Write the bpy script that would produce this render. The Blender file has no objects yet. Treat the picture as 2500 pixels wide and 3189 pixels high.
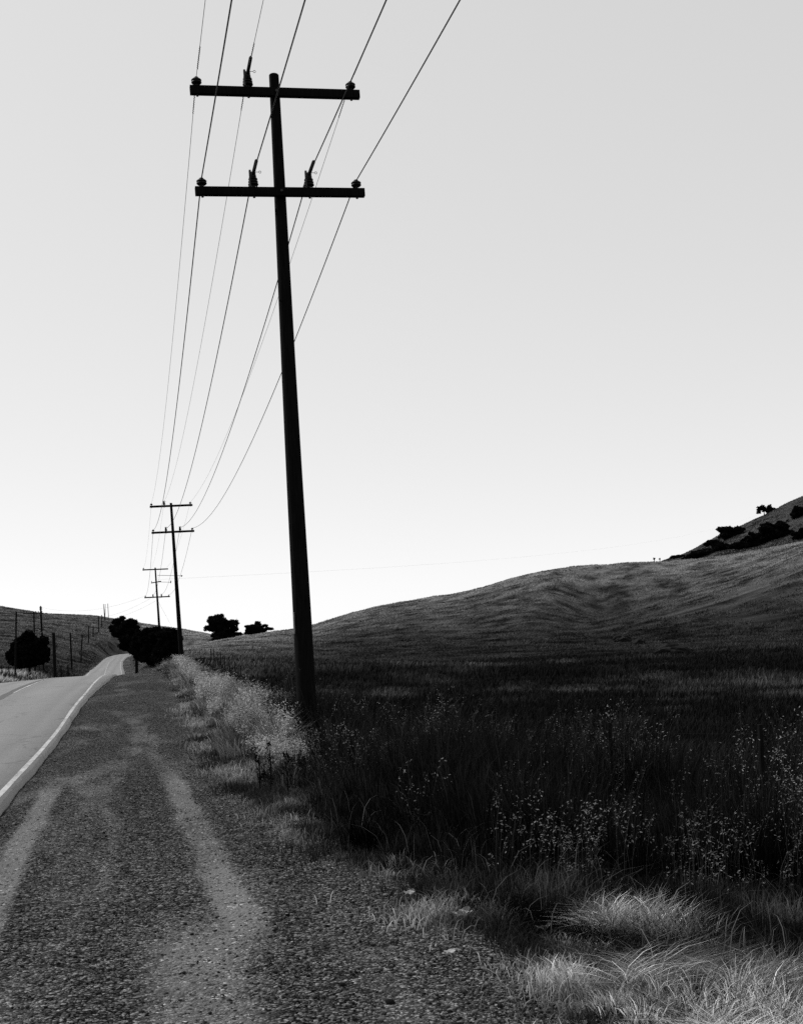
import bpy, bmesh, math, random
import numpy as np
from mathutils import Vector, Matrix

random.seed(7)
rng = np.random.default_rng(11)
scn = bpy.context.scene
COL = scn.collection
R = math.radians

# ------------------------------------------------------------------ camera model
F, HY, ROLL, YAW = 3700.0, 1992.0, R(3.0), math.atan(826 / 3700.0)
CAMZ = 1.75
CR, SR = math.cos(ROLL), math.sin(ROLL)
CA, SA = math.cos(YAW), math.sin(YAW)

def level(x, y):
    rx, ry = (np.asarray(x, float) - 1250) / F, (HY - np.asarray(y, float)) / F
    return rx * CR + ry * SR, -rx * SR + ry * CR

def at(x, y, Z):
    X, Y = level(x, y)
    return Vector((float(Z * (SA + X * CA)), float(Z * (CA - X * SA)), float(CAMZ + Y * Z)))

def to_XZ(w, u):
    Z = u * CA + w * SA
    return (w * CA - u * SA) / np.maximum(Z, 1e-3), Z

def from_XZ(X, Z):
    return Z * (SA + X * CA), Z * (CA - X * SA)

# ------------------------------------------------------------------ noise
def _h(i, j, s):
    n = (i.astype(np.int64) * 374761393 + j.astype(np.int64) * 668265263 + s * 974634211) & 0xFFFFFFFF
    n = ((n ^ (n >> 13)) * 1274126177) & 0xFFFFFFFF
    return ((n ^ (n >> 16)) & 0xFFFF) / 65535.0

def vn(x, y, s=0):
    x, y = np.asarray(x, float), np.asarray(y, float)
    i, j = np.floor(x), np.floor(y)
    fx, fy = x - i, y - j
    fx, fy = fx * fx * (3 - 2 * fx), fy * fy * (3 - 2 * fy)
    a = _h(i, j, s) * (1 - fx) + _h(i + 1, j, s) * fx
    b = _h(i, j + 1, s) * (1 - fx) + _h(i + 1, j + 1, s) * fx
    return a * (1 - fy) + b * fy

def fbm(x, y, s=0, o=4):
    t, a, n = 0, .5, 0
    for k in range(o):
        t = t + a * vn(x * 2 ** k, y * 2 ** k, s + k); n += a; a *= .5
    return t / n

def sst(a, b, x):
    t = np.clip((x - a) / (b - a), 0, 1)
    return t * t * (3 - 2 * t)

def smooth_tab(xs, ys, lo, hi, n, sig):
    g = np.linspace(lo, hi, n); v = np.interp(g, xs, ys)
    k = np.arange(-int(4 * sig), int(4 * sig) + 1); ker = np.exp(-.5 * (k / sig) ** 2); ker /= ker.sum()
    return g, np.convolve(np.pad(v, len(k) // 2, mode='edge'), ker, 'valid')

# ------------------------------------------------------------------ terrain (heights relative to the camera, added later)
RG, RV = smooth_tab([-60, 20, 27.5, 36, 49, 62, 75, 90, 105, 130, 160, 190, 218, 260, 305, 350, 400, 450, 520, 900],
                    [-1.75, -1.75, -1.70, -1.45, -1.19, -1.08, -1.2, -1.8, -2.5, -3.3, -3.6, -3.45, -3.1, -2.5, -1.65, -.9, .0, .8, .5, 0],
                    -60, 900, 1921, 7)
FG, FV = smooth_tab([-60, 8, 12.6, 16.6, 20.8, 33, 41, 58, 67, 79, 88, 101, 120, 150, 200, 900],
                    [-2.2, -2.25, -2.4, -2.65, -2.85, -2.95, -3.05, -3.1, -2.9, -2.3, -1.85, -1.3, -1.0, -1.2, -1.4, -1.4],
                    -60, 900, 1921, 4)
road_r = lambda Z: np.interp(Z, RG, RV)
fence_r = lambda Z: np.interp(Z, FG, FV)

A_SKY = [(300, 2140), (430, 2085), (520, 2035), (560, 2020), (615, 2008), (666, 1998), (732, 1986), (849, 1966), (907, 1961), (973, 1947), (1083, 1910),
         (1171, 1888), (1303, 1862), (1420, 1844), (1464, 1834), (1610, 1793), (1756, 1761), (1947, 1746), (2078, 1742), (2166, 1737),
         (2342, 1713), (2500, 1683), (2900, 1610), (3600, 1560)]
C_SKY = [(-900, 1800), (-300, 1850), (0, 1885), (146, 1910), (293, 1914), (439, 1939), (585, 1961), (644, 1973), (703, 1988), (760, 2004), (840, 2040), (1000, 2090)]
B_SKY = [(1900, 1800), (2000, 1772), (2060, 1752), (2083, 1743), (2128, 1730), (2169, 1709), (2230, 1672), (2308, 1636), (2382, 1603), (2415, 1586), (2456, 1568),
         (2500, 1543), (2700, 1450), (3000, 1380), (3600, 1350)]
SPUR = [(1700, 1980), (1900, 1925), (2107, 1871), (2193, 1843), (2350, 1795), (2500, 1728), (2800, 1640), (3600, 1560)]
def prof(pts):
    a = np.array(pts, float); X, Y = level(a[:, 0], a[:, 1]); return X, Y
AX, AY = prof(A_SKY); CX, CY = prof(C_SKY); BX, BY = prof(B_SKY); SX, SY = prof(SPUR)
NX, NZ = 420, 500
TX = np.linspace(-.75, .95, NX); TZ = np.linspace(0, 1000, NZ)
x2X = lambda x: float(level(x, 1990)[0])

def build_tables():
    TR = np.zeros((NX, NZ)); TL = np.zeros((NX, NZ)); TB = np.zeros((NX, NZ))
    for i, X in enumerate(TX):
        ta = np.interp(X, AX, AY)
        zr_ = np.interp(X, [x2X(560), x2X(700), x2X(1200), x2X(2500)], [350, 372, 390, 420])
        zb = np.interp(X, [x2X(560), x2X(700), x2X(850), x2X(1100), x2X(1500), x2X(2500)], [135, 150, 190, 225, 235, 225])
        hb = np.interp(X, [x2X(560), x2X(700), x2X(850), x2X(1100)], [-1.1, -1.6, -2.6, -3.0])
        d = ta * zr_ - hb
        if X > SX[0]:
            ts = np.interp(X, SX, SY); k = float(sst(SX[0], SX[1], X))
            d33, d66 = zb + (zr_ - zb) * .38, zb + (zr_ - zb) * .6
            h33 = (1 - k) * (hb + .25 * d) + k * (ts * d33); h66 = (1 - k) * (hb + .55 * d) + k * (ts * 1.035 * d66)
            zs = [0, zb, zb + (d33 - zb) * .5, d33, d66, zr_, zr_ + 25, zr_ + 120, zr_ + 300, 1100]
            hs = [hb - .1, hb, hb + (h33 - hb) * .4, h33, h66, ta * zr_, ta * zr_ - .4, ta * zr_ - 14, hb - 10, hb - 10]
        else:
            zs = [0, zb, zb + (zr_ - zb) * .33, zb + (zr_ - zb) * .66, zr_, zr_ + 25, zr_ + 120, zr_ + 300, 1100]
            hs = [hb - .1, hb, hb + .24 * d, hb + .62 * d, ta * zr_, ta * zr_ - .4, ta * zr_ - 14, hb - 10, hb - 10]
        TR[i] = np.interp(TZ, zs, hs)
        tc = np.interp(X, CX, CY)
        zc = np.interp(X, [x2X(0), x2X(293), x2X(439), x2X(600), x2X(715)], [620, 650, 660, 690, 720])
        b0 = np.interp(X, [x2X(0), x2X(260)], [190, 300])
        s3 = np.interp(X, [x2X(-400), x2X(110), x2X(328), x2X(420)], [15.0, 12.4, 6.6, 4.5])
        TL[i] = np.interp(TZ, [0, 90, b0, 440, 478, zc, zc + 40, zc + 200, 1100], [-1.6, -1.6, np.interp(X, [x2X(0), x2X(260)], [-1.7, -2.0]), s3, s3 + 1.2, tc * zc, tc * zc - 1, tc * zc - 20, -25])
        tb = np.interp(X, BX, BY)
        TB[i] = np.interp(TZ, [0, 520, 560, 700, 720, 850, 1100], [ta * 520 - 20, ta * 520 - 14, ta * 560 - 5, tb * 700, tb * 720 - .8, tb * 850 - 30, -10])
    def gs(T, sx, sz):
        for ax, s in ((0, sx), (1, sz)):
            k = np.arange(-int(3 * s), int(3 * s) + 1); ker = np.exp(-.5 * (k / s) ** 2); ker /= ker.sum()
            pad = [(0, 0), (0, 0)]; pad[ax] = (len(k) // 2,) * 2
            P = np.pad(T, pad, mode='edge'); T = np.apply_along_axis(lambda v: np.convolve(v, ker, 'valid'), ax, P)
        return T
    return gs(TR, 1.2, 4.5), gs(TL, 1.2, 4.5), gs(TB, 1.0, 3)
TR, TL, TB = build_tables()

def samp(T, X, Z):
    a = np.clip((X - TX[0]) / (TX[1] - TX[0]), 0, NX - 1.001); b = np.clip(Z / (TZ[1] - TZ[0]), 0, NZ - 1.001)
    i, j = a.astype(int), b.astype(int); a, b = a - i, b - j
    return (T[i, j] * (1 - a) + T[i + 1, j] * a) * (1 - b) + (T[i, j + 1] * (1 - a) + T[i + 1, j + 1] * a) * b

RW = -4.75                                   # road axis, measured across from the camera
def shift(u):                                # the far stretch of road swings gently
    return np.interp(u, [0, 150, 218, 260, 305, 350, 400, 450, 520], [0, 0, -.9, -1.6, -2.0, -1.5, .6, 5, 14])
def edge_w(u):                               # where the gravel gives way to grass
    return np.interp(u, [3, 5.4, 7.8, 10.3, 16, 28, 40, 58], [2.25, 2.2, 2.05, 1.62, 1.40, 1.36, 1.6, 1.8]) + .14 * np.sin(u * .9) * np.sin(u * .37 + 1) + .35 * (vn(u * .8, u * 0 + 3.3, 5) - .5)

CROSS = .045
def G(w, u, rough=True):
    w, u = np.broadcast_arrays(np.asarray(w, float), np.asarray(u, float))
    X, Z = to_XZ(w, np.maximum(u, -60)); Zr = u / 1.0245
    Xc = np.where(Z < 25, np.clip((w * CA - u * SA) / np.maximum(Z, 25), -.7, .9), X)
    rr, ff = road_r(Zr), fence_r(Zr)
    ws = w - shift(u)
    rt, lt = samp(TR, Xc, np.maximum(Z, 0)), samp(TL, Xc, np.maximum(Z, 0))
    # right of the road: bank, fence line, field, hill
    kf = sst(1.5, 5.6, ws)
    far = sst(6.4, 34, w) * 1.0
    near_field = ff * (1 - far) + np.minimum(ff, -2.9) * far
    kh = np.clip(sst(110, 170, Z) + 0 * w, 0, 1)
    fld = near_field * (1 - kh) + np.maximum(rt, near_field * (1 - kh) + rt * kh) * kh
    right = rr * (1 - kf) + fld * kf
    cut = sst(88, 112, Z) * (1 - sst(150, 230, Z))
    right = right + cut * (sst(-1.2, 1.0, ws) * (1 - kf)) * np.maximum(ff - rr, 0)
    kl = sst(.3, 5.5, -8.3 - ws)
    left = (rr - CROSS * np.clip(RW - ws, 0, 3.6)) * (1 - kl) + lt * kl
    z = np.where(ws > RW, right, left)
    hz = sst(405, 440, Z)
    z = z * (1 - hz) + np.maximum(rt, lt) * hz
    if rough:
        off = np.clip(np.maximum(ws - 2.0, -8.8 - ws) / 3, 0, 1)
        off = np.maximum(off, hz)
        s1 = (fbm(w / 9, u / 9, 21, 3) - .5) * 2; s2 = (fbm(w / 3.2, u / 3.2, 31, 3) - .5) * 2
        terr = (fbm((w + .9 * u) / 16, (u - .4 * w) / 5.5, 41, 3) - .5) * 2
        hill = sst(140, 220, Z)
        z = z + off * (.10 * s2 + .10 * s1 + hill * (.30 * s1 + .20 * terr))
    return z + CAMZ

def hit(x, y, fn=None, z0=4, z1=900):
    X, Y = level(x, y); Zs = np.linspace(z0, z1, 9000)
    w, u = from_XZ(X, Zs)
    h = (G(w, u) if fn is None else fn(X + 0 * Zs, Zs)) - CAMZ
    k = np.argmax(h >= Y * Zs)
    return Vector((float(w[k]), float(u[k]), float(h[k] + CAMZ))), float(Zs[k])

# ------------------------------------------------------------------ mesh + object helpers
def mesh_np(name, v, f, tone=None, smooth=False, track=None):
    v = np.ascontiguousarray(v, np.float32); f = np.ascontiguousarray(f, np.int32)
    k = f.shape[1]; me = bpy.data.meshes.new(name)
    me.vertices.add(len(v)); me.vertices.foreach_set('co', v.ravel())
    me.loops.add(f.size); me.loops.foreach_set('vertex_index', f.ravel())
    me.polygons.add(len(f)); me.polygons.foreach_set('loop_start', np.arange(0, f.size, k, dtype=np.int32))
    me.polygons.foreach_set('loop_total', np.full(len(f), k, np.int32))
    if smooth: me.polygons.foreach_set('use_smooth', np.ones(len(f), bool))
    if tone is not None:
        a = me.attributes.new('tone', 'FLOAT', 'POINT'); a.data.foreach_set('value', np.ascontiguousarray(tone, np.float32))
    if track is not None:
        a = me.attributes.new('track', 'FLOAT', 'POINT'); a.data.foreach_set('value', np.ascontiguousarray(track, np.float32))
    me.update(calc_edges=True); me.validate()
    return me

def link(name, me, mat=None, parent=None):
    o = bpy.data.objects.new(name, me); COL.objects.link(o)
    if mat is not None and me is not None: me.materials.append(mat)
    if parent is not None: o.parent = parent
    return o

def tag(o, label=None, cat=None, group=None, kind=None):
    for k, v in (('label', label), ('category', cat), ('group', group), ('kind', kind)):
        if v: o[k] = v
    return o

def empty(name, loc, label, cat, group=None, rz=0):
    o = bpy.data.objects.new(name, None); COL.objects.link(o); o.location = loc; o.rotation_euler.z = rz
    o.empty_display_size = .2
    return tag(o, label, cat, group)

class MB:
    """collects primitives and links them as one mesh object"""
    def __init__(s): s.v, s.f = [], []
    def add(s, v, f):
        b = len(s.v); s.v += [tuple(p) for p in v]; s.f += [tuple(b + i for i in q) for q in f]
    def tube(s, pts, rad, n=8, cap=True):
        pts = [Vector(p) for p in pts]; rad = rad if hasattr(rad, '__len__') else [rad] * len(pts)
        vs, fs = [], []; ref = None
        for i, p in enumerate(pts):
            t = (pts[min(i + 1, len(pts) - 1)] - pts[max(i - 1, 0)]).normalized()
            if ref is None: ref = Vector((1, 0, 0)) if abs(t.x) < .8 else Vector((0, 1, 0))
            a = (ref - t * ref.dot(t)).normalized(); b = t.cross(a); ref = a
            for k in range(n):
                q = 2 * math.pi * k / n; vs.append(p + (a * math.cos(q) + b * math.sin(q)) * rad[i])
        for i in range(len(pts) - 1):
            for k in range(n):
                fs.append((i * n + k, i * n + (k + 1) % n, (i + 1) * n + (k + 1) % n, (i + 1) * n + k))
        if cap:
            fs.append(tuple(range(n - 1, -1, -1))); fs.append(tuple((len(pts) - 1) * n + k for k in range(n)))
        s.add(vs, fs)
    def lathe(s, prof, n=16, o=(0, 0, 0)):
        s.tube([(o[0], o[1], o[2] + z) for r, z in prof], [max(r, 1e-4) for r, z in prof], n)
    def box(s, c, d, bev=0.0, m=None):
        bm = bmesh.new(); bmesh.ops.create_cube(bm, size=1)
        bmesh.ops.scale(bm, vec=d, verts=bm.verts)
        if bev: bmesh.ops.bevel(bm, geom=bm.edges[:], offset=bev, segments=2, affect='EDGES', profile=.6)
        if m is not None: bmesh.ops.transform(bm, matrix=m, verts=bm.verts)
        bmesh.ops.translate(bm, vec=c, verts=bm.verts)
        bm.verts.ensure_lookup_table(); s.add([v.co.copy() for v in bm.verts], [[v.index for v in f.verts] for f in bm.faces]); bm.free()
    def build(s, name, mat, parent=None, smooth=True):
        me = bpy.data.meshes.new(name); me.from_pydata(s.v, [], s.f); me.update()
        if smooth:
            me.polygons.foreach_set('use_smooth', [True] * len(me.polygons)); me.set_sharp_from_angle(angle=R(40))
        return link(name, me, mat, parent)

# ------------------------------------------------------------------ materials (all neutral grey: a black and white film)
def mat_new(name):
    m = bpy.data.materials.new(name); m.use_nodes = True; nt = m.node_tree; nt.nodes.clear()
    out = nt.nodes.new('ShaderNodeOutputMaterial'); return m, nt, out
def N(nt, t, **kw):
    n = nt.nodes.new(t)
    for k, v in kw.items():
        if k in n.inputs: n.inputs[k].default_value = v
        else: setattr(n, k, v)
    return n
def ramp(nt, src, stops):
    r = nt.nodes.new('ShaderNodeValToRGB'); el = r.color_ramp.elements
    while len(el) < len(stops): el.new(.5)
    for e, (p, c) in zip(el, stops): e.position = p; e.color = (c, c, c, 1)
    nt.links.new(src, r.inputs[0]); return r.outputs[0]
def math_(nt, op, a, b=None, clamp=False):
    n = nt.nodes.new('ShaderNodeMath'); n.operation = op; n.use_clamp = clamp
    for i, q in enumerate((a, b)):
        if q is None: continue
        if isinstance(q, (int, float)): n.inputs[i].default_value = q
        else: nt.links.new(q, n.inputs[i])
    return n.outputs[0]
def coords(nt): return nt.nodes.new('ShaderNodeNewGeometry').outputs['Position']
def noise(nt, vec, scale, detail=4, rough=.6, scl=None):
    if scl:
        mp = nt.nodes.new('ShaderNodeMapping'); mp.inputs['Scale'].default_value = scl; nt.links.new(vec, mp.inputs[0]); vec = mp.outputs[0]
    n = nt.nodes.new('ShaderNodeTexNoise'); n.inputs['Scale'].default_value = scale; n.inputs['Detail'].default_value = detail; n.inputs['Roughness'].default_value = rough
    nt.links.new(vec, n.inputs['Vector']); return n.outputs[0]
def bump(nt, h, strength, dist):
    b = nt.nodes.new('ShaderNodeBump'); b.inputs['Strength'].default_value = strength; b.inputs['Distance'].default_value = dist
    nt.links.new(h, b.inputs['Height']); return b.outputs[0]
def tocol(nt, val):
    c = nt.nodes.new('ShaderNodeCombineColor')
    for i in range(3): nt.links.new(val, c.inputs[i])
    return c.outputs[0]

def m_plain(name, a, b, scale, rough=.8, scl=None, bmp=.3, dist=.01, spec=.3):
    m, nt, out = mat_new(name); P = coords(nt)
    if scl or scale > 3:
        P = nt.nodes.new('ShaderNodeTexCoord').outputs['Object']
    n = noise(nt, P, scale, 5, .65, scl)
    p = N(nt, 'ShaderNodeBsdfPrincipled', Roughness=rough); p.inputs['Specular IOR Level'].default_value = spec
    nt.links.new(ramp(nt, n, [(.3, a), (.7, b)]), p.inputs['Base Color'])
    nt.links.new(bump(nt, n, bmp, dist), p.inputs['Normal'])
    nt.links.new(p.outputs[0], out.inputs[0]); return m

def m_grass(name, trans=.45, gain=1.0):
    m, nt, out = mat_new(name)
    a = N(nt, 'ShaderNodeAttribute', attribute_name='tone').outputs['Fac']
    c = tocol(nt, math_(nt, 'MULTIPLY', a, gain))
    d = N(nt, 'ShaderNodeBsdfDiffuse'); t = N(nt, 'ShaderNodeBsdfTranslucent'); mx = N(nt, 'ShaderNodeMixShader'); mx.inputs[0].default_value = trans
    nt.links.new(c, d.inputs[0]); nt.links.new(c, t.inputs[0]); nt.links.new(d.outputs[0], mx.inputs[1]); nt.links.new(t.outputs[0], mx.inputs[2])
    nt.links.new(mx.outputs[0], out.inputs[0]); return m

def m_ground(name):
    m, nt, out = mat_new(name); P = coords(nt)
    a = N(nt, 'ShaderNodeAttribute', attribute_name='tone').outputs['Fac']
    n1 = noise(nt, P, .35, 6, .7); n2 = noise(nt, P, 6, 4, .7)
    k = math_(nt, 'MULTIPLY', math_(nt, 'ADD', math_(nt, 'MULTIPLY', n1, 1.2), .4), math_(nt, 'ADD', math_(nt, 'MULTIPLY', n2, 1.4), .3))
    p = N(nt, 'ShaderNodeBsdfDiffuse', Roughness=1.0)
    nt.links.new(tocol(nt, math_(nt, 'MULTIPLY', a, k)), p.inputs[0])
    nt.links.new(bump(nt, n2, .6, .15), p.inputs['Normal'])
    nt.links.new(p.outputs[0], out.inputs[0]); return m

def m_gravel():
    m, nt, out = mat_new('gravel'); P = coords(nt)
    a = N(nt, 'ShaderNodeAttribute', attribute_name='tone').outputs['Fac']
    v = nt.nodes.new('ShaderNodeTexVoronoi'); v.inputs['Scale'].default_value = 78; nt.links.new(P, v.inputs['Vector'])
    v2 = nt.nodes.new('ShaderNodeTexVoronoi'); v2.inputs['Scale'].default_value = 36; nt.links.new(P, v2.inputs['Vector'])
    sep = nt.nodes.new('ShaderNodeSeparateColor'); nt.links.new(v.outputs['Color'], sep.inputs[0])
    sep2 = nt.nodes.new('ShaderNodeSeparateColor'); nt.links.new(v2.outputs['Color'], sep2.inputs[0])
    fine = noise(nt, P, 160, 3, .7); mid = noise(nt, P, 9, 4, .7)
    tk = N(nt, 'ShaderNodeAttribute', attribute_name='track').outputs['Fac']
    st = math_(nt, 'ADD', math_(nt, 'MULTIPLY', math_(nt, 'POWER', sep.outputs[0], 2.2), 1.7), .06)
    st = math_(nt, 'MULTIPLY', st, math_(nt, 'ADD', math_(nt, 'MULTIPLY', math_(nt, 'POWER', sep2.outputs[0], 1.6), 1.6), .35))
    st = math_(nt, 'MULTIPLY', st, math_(nt, 'ADD', math_(nt, 'MULTIPLY', mid, 1.6), .2))
    fines = math_(nt, 'ADD', math_(nt, 'MULTIPLY', fine, .9), .25)
    kt = math_(nt, 'MULTIPLY', math_(nt, 'ADD', tk, math_(nt, 'MULTIPLY', math_(nt, 'SUBTRACT', mid, .5), .5)), math_(nt, 'GREATER_THAN', sep2.outputs[1], .16), True)
    st = math_(nt, 'ADD', math_(nt, 'MULTIPLY', st, math_(nt, 'SUBTRACT', 1.0, kt)), math_(nt, 'MULTIPLY', fines, kt))
    col = math_(nt, 'MULTIPLY', st, a)
    p = N(nt, 'ShaderNodeBsdfDiffuse', Roughness=.9); nt.links.new(tocol(nt, col), p.inputs[0])
    h = math_(nt, 'ADD', math_(nt, 'MULTIPLY', v.outputs['Distance'], -.5), math_(nt, 'MULTIPLY', v2.outputs['Distance'], -.9))
    h = math_(nt, 'ADD', h, math_(nt, 'MULTIPLY', fine, .2))
    nt.links.new(bump(nt, h, .9, .022), p.inputs['Normal'])
    nt.links.new(p.outputs[0], out.inputs[0]); return m

def m_road():
    m, nt, out = mat_new('asphalt'); P = coords(nt)
    fine = noise(nt, P, 22, 5, .85); big = noise(nt, P, .7, 4, .6, (1, .12, 1)); mid = noise(nt, P, 12, 4, .7)
    k = math_(nt, 'MULTIPLY', math_(nt, 'ADD', math_(nt, 'MULTIPLY', math_(nt, 'POWER', fine, 2.2), .27), .004), math_(nt, 'ADD', math_(nt, 'MULTIPLY', big, 1.1), .45))
    k = math_(nt, 'MULTIPLY', k, math_(nt, 'ADD', math_(nt, 'MULTIPLY', mid, .6), .7))
    vc = nt.nodes.new('ShaderNodeTexVoronoi'); vc.feature = 'DISTANCE_TO_EDGE'; vc.inputs['Scale'].default_value = .33
    wv = nt.nodes.new('ShaderNodeVectorMath'); wv.operation = 'ADD'; ns_ = nt.nodes.new('ShaderNodeTexNoise'); ns_.inputs['Scale'].default_value = 1.3; ns_.inputs['Detail'].default_value = 5
    nt.links.new(P, ns_.inputs['Vector']); nt.links.new(P, wv.inputs[0]); nt.links.new(ns_.outputs['Color'], wv.inputs[1]); nt.links.new(wv.outputs[0], vc.inputs['Vector'])
    crack = math_(nt, 'ADD', math_(nt, 'MULTIPLY', math_(nt, 'GREATER_THAN', vc.outputs[0], .010), .6), .4)
    sx = nt.nodes.new('ShaderNodeSeparateXYZ'); nt.links.new(P, sx.inputs[0])
    wp = math_(nt, 'ABSOLUTE', math_(nt, 'SINE', math_(nt, 'MULTIPLY', math_(nt, 'ADD', sx.outputs[0], 2.55), 1.80)))
    k = math_(nt, 'MULTIPLY', k, math_(nt, 'ADD', math_(nt, 'MULTIPLY', wp, .45), .72)); k = math_(nt, 'MULTIPLY', k, crack)
    p = N(nt, 'ShaderNodeBsdfPrincipled', Roughness=.48); p.inputs['Specular IOR Level'].default_value = .42
    nt.links.new(tocol(nt, k), p.inputs['Base Color']); nt.links.new(bump(nt, fine, .35, .006), p.inputs['Normal'])
    nt.links.new(p.outputs[0], out.inputs[0]); return m

def m_paint():
    m, nt, out = mat_new('worn_white_paint'); P = coords(nt)
    n = noise(nt, P, 16, 6, .8); b_ = noise(nt, P, .8, 4, .6)
    k = math_(nt, 'ADD', n, math_(nt, 'MULTIPLY', math_(nt, 'SUBTRACT', b_, .5), .5))
    p = N(nt, 'ShaderNodeBsdfPrincipled', Roughness=.75); p.inputs['Specular IOR Level'].default_value = .25
    nt.links.new(ramp(nt, k, [(.36, .05), (.47, .22), (.7, .38)]), p.inputs['Base Color']); nt.links.new(bump(nt, n, .3, .003), p.inputs['Normal'])
    nt.links.new(p.outputs[0], out.inputs[0]); return m

def m_leaf(name, a, b):
    m, nt, out = mat_new(name)
    inf = nt.nodes.new('ShaderNodeNewGeometry').outputs['Random Per Island']
    c = ramp(nt, inf, [(0, a), (1, b)])
    d = N(nt, 'ShaderNodeBsdfDiffuse'); t = N(nt, 'ShaderNodeBsdfTranslucent'); mx = N(nt, 'ShaderNodeMixShader'); mx.inputs[0].default_value = .2
    nt.links.new(c, d.inputs[0]); nt.links.new(c, t.inputs[0]); nt.links.new(d.outputs[0], mx.inputs[1]); nt.links.new(t.outputs[0], mx.inputs[2])
    nt.links.new(mx.outputs[0], out.inputs[0]); return m

M = dict(
    wood=m_plain('creosote_wood', .0025, .008, 9, .95, (6, 6, .35), .5, .012, .03),
    post=m_plain('weathered_post', .003, .010, 9, .95, (5, 5, .5), .6, .01, .03),
    porcelain=m_plain('dark_porcelain', .004, .008, 5, .4, None, .05, .002, .1),
    metal=m_plain('galvanised_metal', .012, .03, 14, .6, None, .2, .003, .3),
    rubber=m_plain('grey_rubber_hose', .006, .014, 14, .6, None, .2, .003, .15),
    wire=m_plain('aged_wire', .015, .03, 20, .7, None, .2, .002, .15),
    tin=m_plain('tin_strip', .10, .2, 18, .5, None, .2, .003, .3),
    paint=m_paint(),
    seal=m_plain('dark_seal_strip', .035, .06, 16, .8, None, .3, .004, .2),
    rock=m_plain('lichen_rock', .004, .014, 3.5, .95, None, .8, .1, .1),
    scrap=m_plain('bleached_scrap', .14, .3, 30, .8, None, .3, .003, .2),
    bark=m_plain('dark_bark', .003, .01, 8, .95, (4, 4, .6), .7, .03, .1),
    leaf=m_leaf('dark_leaf', .0025, .008),
    grass=m_grass('dry_grass'),
    soil=m_ground('soil_and_thatch'),
    gravel=m_gravel(), road=m_road(),
)

# ------------------------------------------------------------------ ground sheets
def grid(ws, us, zf):
    W, U = np.meshgrid(ws, us); Zz = zf(W, U)
    v = np.stack([W.ravel(), U.ravel(), Zz.ravel()], 1); n, m_ = len(us), len(ws)
    i = np.arange(n - 1)[:, None] * m_ + np.arange(m_ - 1)[None, :]; i = i.ravel()
    return v, np.stack([i, i + 1, i + m_ + 1, i + m_], 1)
def steps(*seg):
    out = [seg[0][0]]
    for a, b, s in seg:
        n = max(1, int(round((b - a) / s))); out += list(np.linspace(a, b, n + 1)[1:])
    return np.array(out)

def gtone(w, u):
    """albedo of grass and thatch: green weeds low in the field, dry grass on the slopes with paler ridge light painted in"""
    w, u = np.asarray(w, float), np.asarray(u, float)
    X, Z = to_XZ(w, u); Z = np.maximum(Z, 1)
    n = fbm(w / 14, u / 14, 51, 4); st = fbm((w + .9 * u) / 22, (u - .4 * w) / 7, 161, 4); fine = fbm((w + .5 * u) / 5, u / 4, 165, 3)
    zz = G(w, u) - CAMZ
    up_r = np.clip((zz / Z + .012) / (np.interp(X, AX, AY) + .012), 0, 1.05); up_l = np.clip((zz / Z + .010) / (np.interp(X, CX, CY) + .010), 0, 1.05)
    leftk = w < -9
    upk = np.where(leftk, up_l, up_r)  # height toward the skyline; paints ridge light and lower-slope shade into the tone
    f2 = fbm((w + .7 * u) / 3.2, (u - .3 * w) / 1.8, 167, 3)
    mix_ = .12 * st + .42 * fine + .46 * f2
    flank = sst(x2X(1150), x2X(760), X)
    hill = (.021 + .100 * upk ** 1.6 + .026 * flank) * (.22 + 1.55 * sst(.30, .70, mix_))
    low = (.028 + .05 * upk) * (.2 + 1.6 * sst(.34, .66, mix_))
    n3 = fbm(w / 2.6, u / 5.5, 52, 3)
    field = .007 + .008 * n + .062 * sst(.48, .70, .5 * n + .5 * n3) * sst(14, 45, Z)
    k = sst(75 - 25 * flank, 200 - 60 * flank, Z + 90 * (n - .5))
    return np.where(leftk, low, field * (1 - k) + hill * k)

PAVE_R = lambda u: -1.735 + .42 * sst(36, 64, u) + .012 * np.sin(u * 1.3)
def sink(w, u):
    z = G(w, u)
    inr = (w - shift(u) > -8.55) & (w - shift(u) < edge_w(u) + .25) & (u < 470)
    return z - np.where(inr, .09 + .16 * sst(.25, -.3, w - shift(u) - edge_w(u)), 0)
us = steps((-40, 2, 3), (2, 30, .25), (30, 120, .8), (120, 262, 2))
ws = steps((-230, -60, 12), (-60, -14, 2), (-14, -9.6, .4), (-9.6, -8.2, .2), (-8.2, -1.0, .8), (-1.0, 10, .22), (10, 40, 1), (40, 120, 3), (120, 260, 14))
v, f = grid(ws, us, sink)
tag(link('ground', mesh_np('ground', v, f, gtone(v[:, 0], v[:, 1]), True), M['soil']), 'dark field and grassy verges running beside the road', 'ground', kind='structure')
uh = steps((258, 760, 3), (760, 1000, 20)); zl = lambda w, u: sink(w, u) - .03
v, f = grid(steps((-420, -120, 12), (-120, -9, 3)), uh, zl)
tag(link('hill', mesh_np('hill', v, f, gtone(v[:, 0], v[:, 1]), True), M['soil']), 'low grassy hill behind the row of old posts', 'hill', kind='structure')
v, f = grid(steps((-9, 2, .8), (2, 200, 2.5), (200, 620, 12)), uh, zl)
tag(link('hillside', mesh_np('hillside', v, f, gtone(v[:, 0], v[:, 1]), True), M['soil']), 'broad rounded dry grass hillside beyond the dark field', 'hill', kind='structure')
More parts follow.
